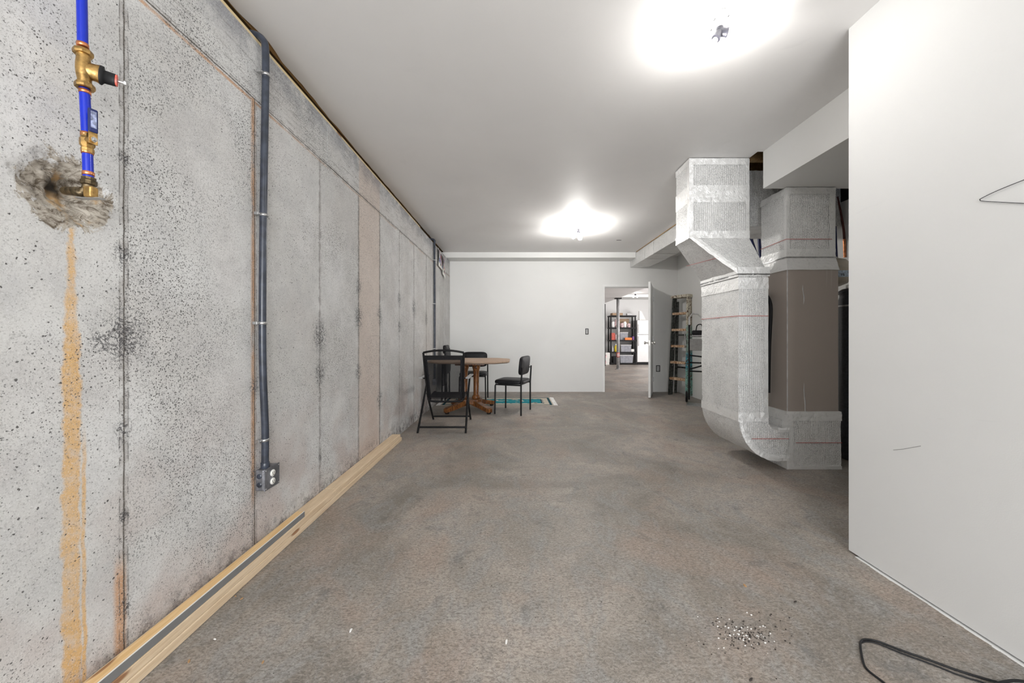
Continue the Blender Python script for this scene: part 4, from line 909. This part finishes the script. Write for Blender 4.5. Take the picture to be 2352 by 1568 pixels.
for sx in (-1, 1):
    for sy in (-1, 1): MB().tube([(sx*(SW-.035), sy*(SD-.035), 0), (sx*(SW-.035), sy*(SD-.035), 1.86)], .026, 10).build('post', 'blkp', sh)
sx0 = P(1428, 0, 14.0).x
def shelf_item(name, label, cat, dx, dz, w_, d_, h_, mat, shape='box', grp='goods on the black shelf unit'):
    zz = SZ[dz]+.021
    if name == 'storage_bin':
        t = thing(name, label, cat, (sx0+dx, 13.93, zz), 0, grp)
        vs_ = [(-w_/2*.92, -d_/2*.92, 0), (w_/2*.92, -d_/2*.92, 0), (w_/2*.92, d_/2*.92, 0), (-w_/2*.92, d_/2*.92, 0), (-w_/2, -d_/2, h_*.88), (w_/2, -d_/2, h_*.88), (w_/2, d_/2, h_*.88), (-w_/2, d_/2, h_*.88)]
        MB().add(vs_, [(0, 3, 2, 1), (0, 1, 5, 4), (1, 2, 6, 5), (2, 3, 7, 6), (3, 0, 4, 7)]).build('tub', mat, t); MB().rbox((-w_/2-.01, -d_/2-.01, h_*.88), (w_/2+.01, d_/2+.01, h_), .006).build('lid', 'wgrey', t); return t
    if shape == 'bottle':
        t = thing(name, label, cat, (sx0+dx, 13.85, zz), 0, grp)
        MB().lathe([(w_/2*.9, 0), (w_/2, .01), (w_/2, h_*.62), (w_/2*.45, h_*.8), (w_/2*.35, h_*.84)], n=16).build('body', mat, t); MB().lathe([(w_/2*.4, h_*.84), (w_/2*.4, h_)], n=12).build('cap', 'ivory', t); return t
    if shape == 'bag':
        m = MB().lathe([(w_/2*.95, 0), (w_/2, h_*.3), (w_/2*.97, h_*.7), (w_/2*.85, h_*.9), (w_/2*.88, h_)], n=9)
        m.v = [(v[0]+.03*noise.noise(Vector(v)*22+Vector((dx*9, 0, 0))), v[1]*.7, v[2]*(1+.2*noise.noise(Vector((v[0]*20, dx, v[1]*20))))) for v in m.v]; o = m.build(name, mat)
    else: o = MB().rbox((-w_/2, -d_/2, 0), (w_/2, d_/2, h_), .006).build(name, mat)
    o.location = (sx0+dx, 13.93, zz); return tag(o, label, cat, grp)
L_ = shelf_item
L_('storage_bin', 'smoky storage bin on the bottom shelf of the black shelf unit', 'bin', .12, 0, .50, .32, .30, 'bin')
L_('box', 'dark box beside the smoky bin on the bottom shelf', 'box', -.30, 0, .16, .28, .24, 'blkp')
L_('storage_bin', 'smoky storage bin on the second shelf from the floor', 'bin', .10, 1, .40, .30, .27, 'bin')
L_('bottle', 'yellow bottle with a white cap on the second shelf', 'bottle', -.27, 1, .11, .1, .30, 'yellow', 'bottle')
L_('bottle', 'clear pale bottle left of the yellow bottle', 'bottle', -.40, 1, .07, .1, .22, 'wgrey', 'bottle')
L_('box', 'small white box at the right end of the second shelf', 'box', .37, 1, .12, .2, .10, 'ivory')
L_('box', 'red and white carton stack at the left of the middle shelf', 'box', -.38, 2, .13, .24, .27, 'redpl'); L_('box', 'pinkish carton next to the post on the middle shelf', 'box', -.22, 2, .14, .24, .22, 'pinkw')
L_('storage_bin', 'grey see-through bin at the middle shelf centre', 'bin', .06, 2, .30, .20, .30, 'bin').location.y = 14.0; L_('box', 'bright orange package on the middle shelf', 'box', .20, 2, .26, .07, .09, 'orange').location.y = 13.83; L_('box', 'purple package under the orange one', 'box', .40, 2, .07, .2, .14, 'purple')
for k, (dx, mt, hh) in enumerate(((-.36, 'plaster', .22), (-.22, 'pinkw', .30), (-.02, 'pinkw', .17), (.10, 'plaster', .22), (.25, 'pinkw', .15))):
    L_('bag', ['white bag at the left of the fourth shelf', 'tall pinkish bag left of the post on the fourth shelf', 'low pinkish bag right of the post', 'white bag at the centre of the fourth shelf', 'small pinkish bag right of the white one'][k], 'bag', dx, 3, .13, .2, hh, mt, 'bag')
L_('box', 'large brown cardboard box at the back of the fourth shelf', 'box', .08, 3, .42, .12, .34, 'card').location.y = 14.08
L_('box', 'flat brown parcel on top of the black shelf unit', 'box', -.22, 4, .40, .3, .09, 'card')
q = MB().tube([(.08*math.cos(a), 0, .08+.08*math.sin(a)) for a in [PI*k/8 for k in range(9)]], .008, 8).rbox((-.1, -.08, 0), (.1, .08, .08), .01).build('basket', 'wgrey'); q.location = (sx0+.27, 13.95, 1.881); tag(q, 'small pale basket with a hoop handle on top of the shelf unit', 'basket')

fx0 = P(1464, 0, 13.75).x
fg = thing('refrigerator', 'white two-door refrigerator right of the black shelf unit', 'refrigerator', (fx0+.38, 14.15, 0))
MB().rbox((-.38, -.33, .03), (.38, .36, 1.70), .01).build('body', 'wgrey', fg)
for z0, z1 in ((.10, 1.14), (1.155, 1.69)): 
    dd = MB().rbox((-.38, -.40, z0), (.38, -.335, z1), .012).build('door', 'trimw', fg)
    hz = (z1-.42, z1-.06) if z0 < .5 else (z0+.05, z0+.38)
    MB().tube([(-.34, -.40, hz[0]), (-.34, -.43, hz[0]+.02), (-.34, -.43, hz[1]-.02), (-.34, -.40, hz[1])], .010, 8).build('handle', 'wgrey', dd)
MB().box((-.37, -.37, 0), (.37, .3, .09)).build('kick_grille', 'blkp', fg)
q = MB().prism([(-.10, 0), (.16, 0), (-.02, .36), (-.10, .36)], -.05, .05, Matrix.Rotation(PI/2, 4, 'X')).build('folded_board', 'ivory'); q.location = (fx0+.28, 14.1, 1.701); tag(q, 'white folded board standing on top of the refrigerator', 'board')
for k, z_ in enumerate((.001, .231)):
    o = MB().rbox((-.16, -.15, 0), (.16, .15, .228), .004).build('white_box', 'ivory'); o.location = (P(1392, 0, 13.9).x-.07+.02*k, 13.9, z_); tag(o, ['white printed box on the floor left of the shelf unit', 'upper white box of the two stacked left of the shelf unit'][k], 'box', 'white boxes left of the shelf unit')
    MB().box((-.10, -.1515, .04), (.04, -.150, .15)).build('print', 'pinkw', o)
tag(MB().tube([P(1389.5, 698, 13.2), P(1389.5, 840, 13.2)], .02, 8).build('dark_strip', 'blkp'), 'thin dark strip added at the left edge of the doorway view', 'pipe')  # upright added to give the dark edge at the doorway's left

# ================================================================== CORD, WIRE, DEBRIS
cpts = [(2045, 1585), (2031, 1568), (1994, 1539), (1982.5, 1519), (1976, 1482), (1979, 1471), (1991, 1468), (2018, 1473), (2073, 1494), (2145, 1519), (2206, 1541), (2291, 1566), (2400, 1592)]
tag(MB().tube(smooth_path([FL(a, b, .004)for a, b in cpts], 8), .0034, 8).build('power_cord', 'blkp'), 'black power cord looping over the concrete floor at the near right', 'cord')
cp2 = [(1979, 1474), (1992, 1471.5), (2018, 1477.5), (2073, 1499.5), (2145, 1526), (2206, 1550), (2270, 1570), (2330, 1595)]
tag(MB().tube(smooth_path([FL(a, b+1, .003) for a, b in cp2], 8), .0024, 8).build('power_cord', 'blkp'), 'thinner second strand lying just below the black power cord', 'cord')
cp3 = [(2270, 1580), (2295, 1568), (2315, 1564), (2332, 1562.5), (2360, 1566), (2420, 1580)]
tag(MB().tube(smooth_path([FL(a, b, .012) for a, b in cp3], 8), .004, 8).build('power_cord', 'blkp'), 'short black cord hump at the bottom right corner of the picture', 'cord')
def RW(px, py, off=.004): d = (RX-off)*F/(px-CX); return P(px, py, d)
tag(MB().tube(smooth_path([RW(2400, 397), RW(2352, 413), RW(2290, 438), RW(2255, 455), RW(2251, 459), RW(2262, 462), RW(2352, 467), RW(2400, 470)], 6), .0011, 6).build('thin_wire', 'blk'), 'thin dark wire loop sticking out over the right wall', 'wire')
MB().tube([RW(2052, 1033, .0005), RW(2075, 1031, .0005), RW(2115, 1024, .0005)], .0010, 5).build('scratch', 'greyp', wr)
pl_ = MB(); yy_ = -2.0
while yy_ < 1.80:
    w_ = .010+.007*noise.noise(Vector((yy_*7, 0, 0)))+.004*noise.noise(Vector((yy_*40, 0, 0))); pl_.box((RX-max(.003, w_), yy_, .0003), (RX+.02, yy_+.02, .0011)); yy_ += .02
o = pl_.build('paint_edge', 'paint', wr)
def chipm(s, sh=.5): 
    m = MB(); n = 7; a = [(math.cos(2*PI*k/n)*s*random.uniform(.6, 1), math.sin(2*PI*k/n)*s*sh*random.uniform(.6, 1)) for k in range(n)]; return m.prism(a, 0, s*.35)
for (px, py, s, mt, lab) in ((806, 1448, .010, 'plaster', 'white plaster flake on the floor right of the boards'), (1163, 1475, .011, 'plaster', 'slim white flake on the floor in the near centre'),
        (434, 1519, .009, 'chip', 'brown wood chip by the board stack at the near left'), (555, 1375, .008, 'chip', 'small wood chip next to the boards under the outlet'), (541, 1369, .006, 'chip', 'tiny wood chip close to the pine boards'),
        (493, 1468, .007, 'plaster', 'small pale flake right of the pine boards'), (1711, 1345, .012, 'chip', 'brown crumb on the floor at mid right'), (1827, 1382, .009, 'grit', 'dark crumb on the floor near the right wall'),
        (604, 1521, .008, 'chip', 'tan chip on the near left floor'), (1725, 1561, .010, 'grit', 'dark crumb at the very bottom of the picture')):
    q = chipm(s, .45).build('floor_chip', mt); q.location = FL(px, py, .0005); q.rotation_euler = (0, 0, random.uniform(0, 3)); tag(q, lab, 'debris')
for nm, mt, cnt in (('floor_grit', 'grit', 170), ('plaster_crumbs', 'plaster', 60)):
    m = MB()
    for k in range(cnt):
        r_ = abs(random.gauss(0, 1)); a = random.uniform(0, 2*PI)
        p = FL(1690+r_*55*math.cos(a)+random.uniform(-20, 60), 1445+r_*26*math.sin(a)+random.uniform(-5, 25), .0004); s = random.uniform(.0012, .0038)
        m.prism([(p.x+math.cos(b)*s, p.y+math.sin(b)*s*random.uniform(.5, 1)) for b in (0, 1.5, 3, 4.6)], p.z, p.z+s*.7)
    o = m.build(nm, mt); tag(o, 'scatter of %s on the floor at near right' % ('dark grit' if mt == 'grit' else 'white plaster crumbs'), 'debris', None, 'stuff')
m = MB()
for k in range(140):
    p = Vector((random.uniform(-1.15, 1.6), random.uniform(1.15, 4.2), .0004)); s = random.uniform(.001, .0028)
    m.prism([(p.x+math.cos(b)*s, p.y+math.sin(b)*s*.7) for b in (0, 1.5, 3, 4.6)], p.z, p.z+s*.6)
tag(m.build('floor_specks', 'grit'), 'tiny dark specks strewn across the concrete floor', 'debris', None, 'stuff')
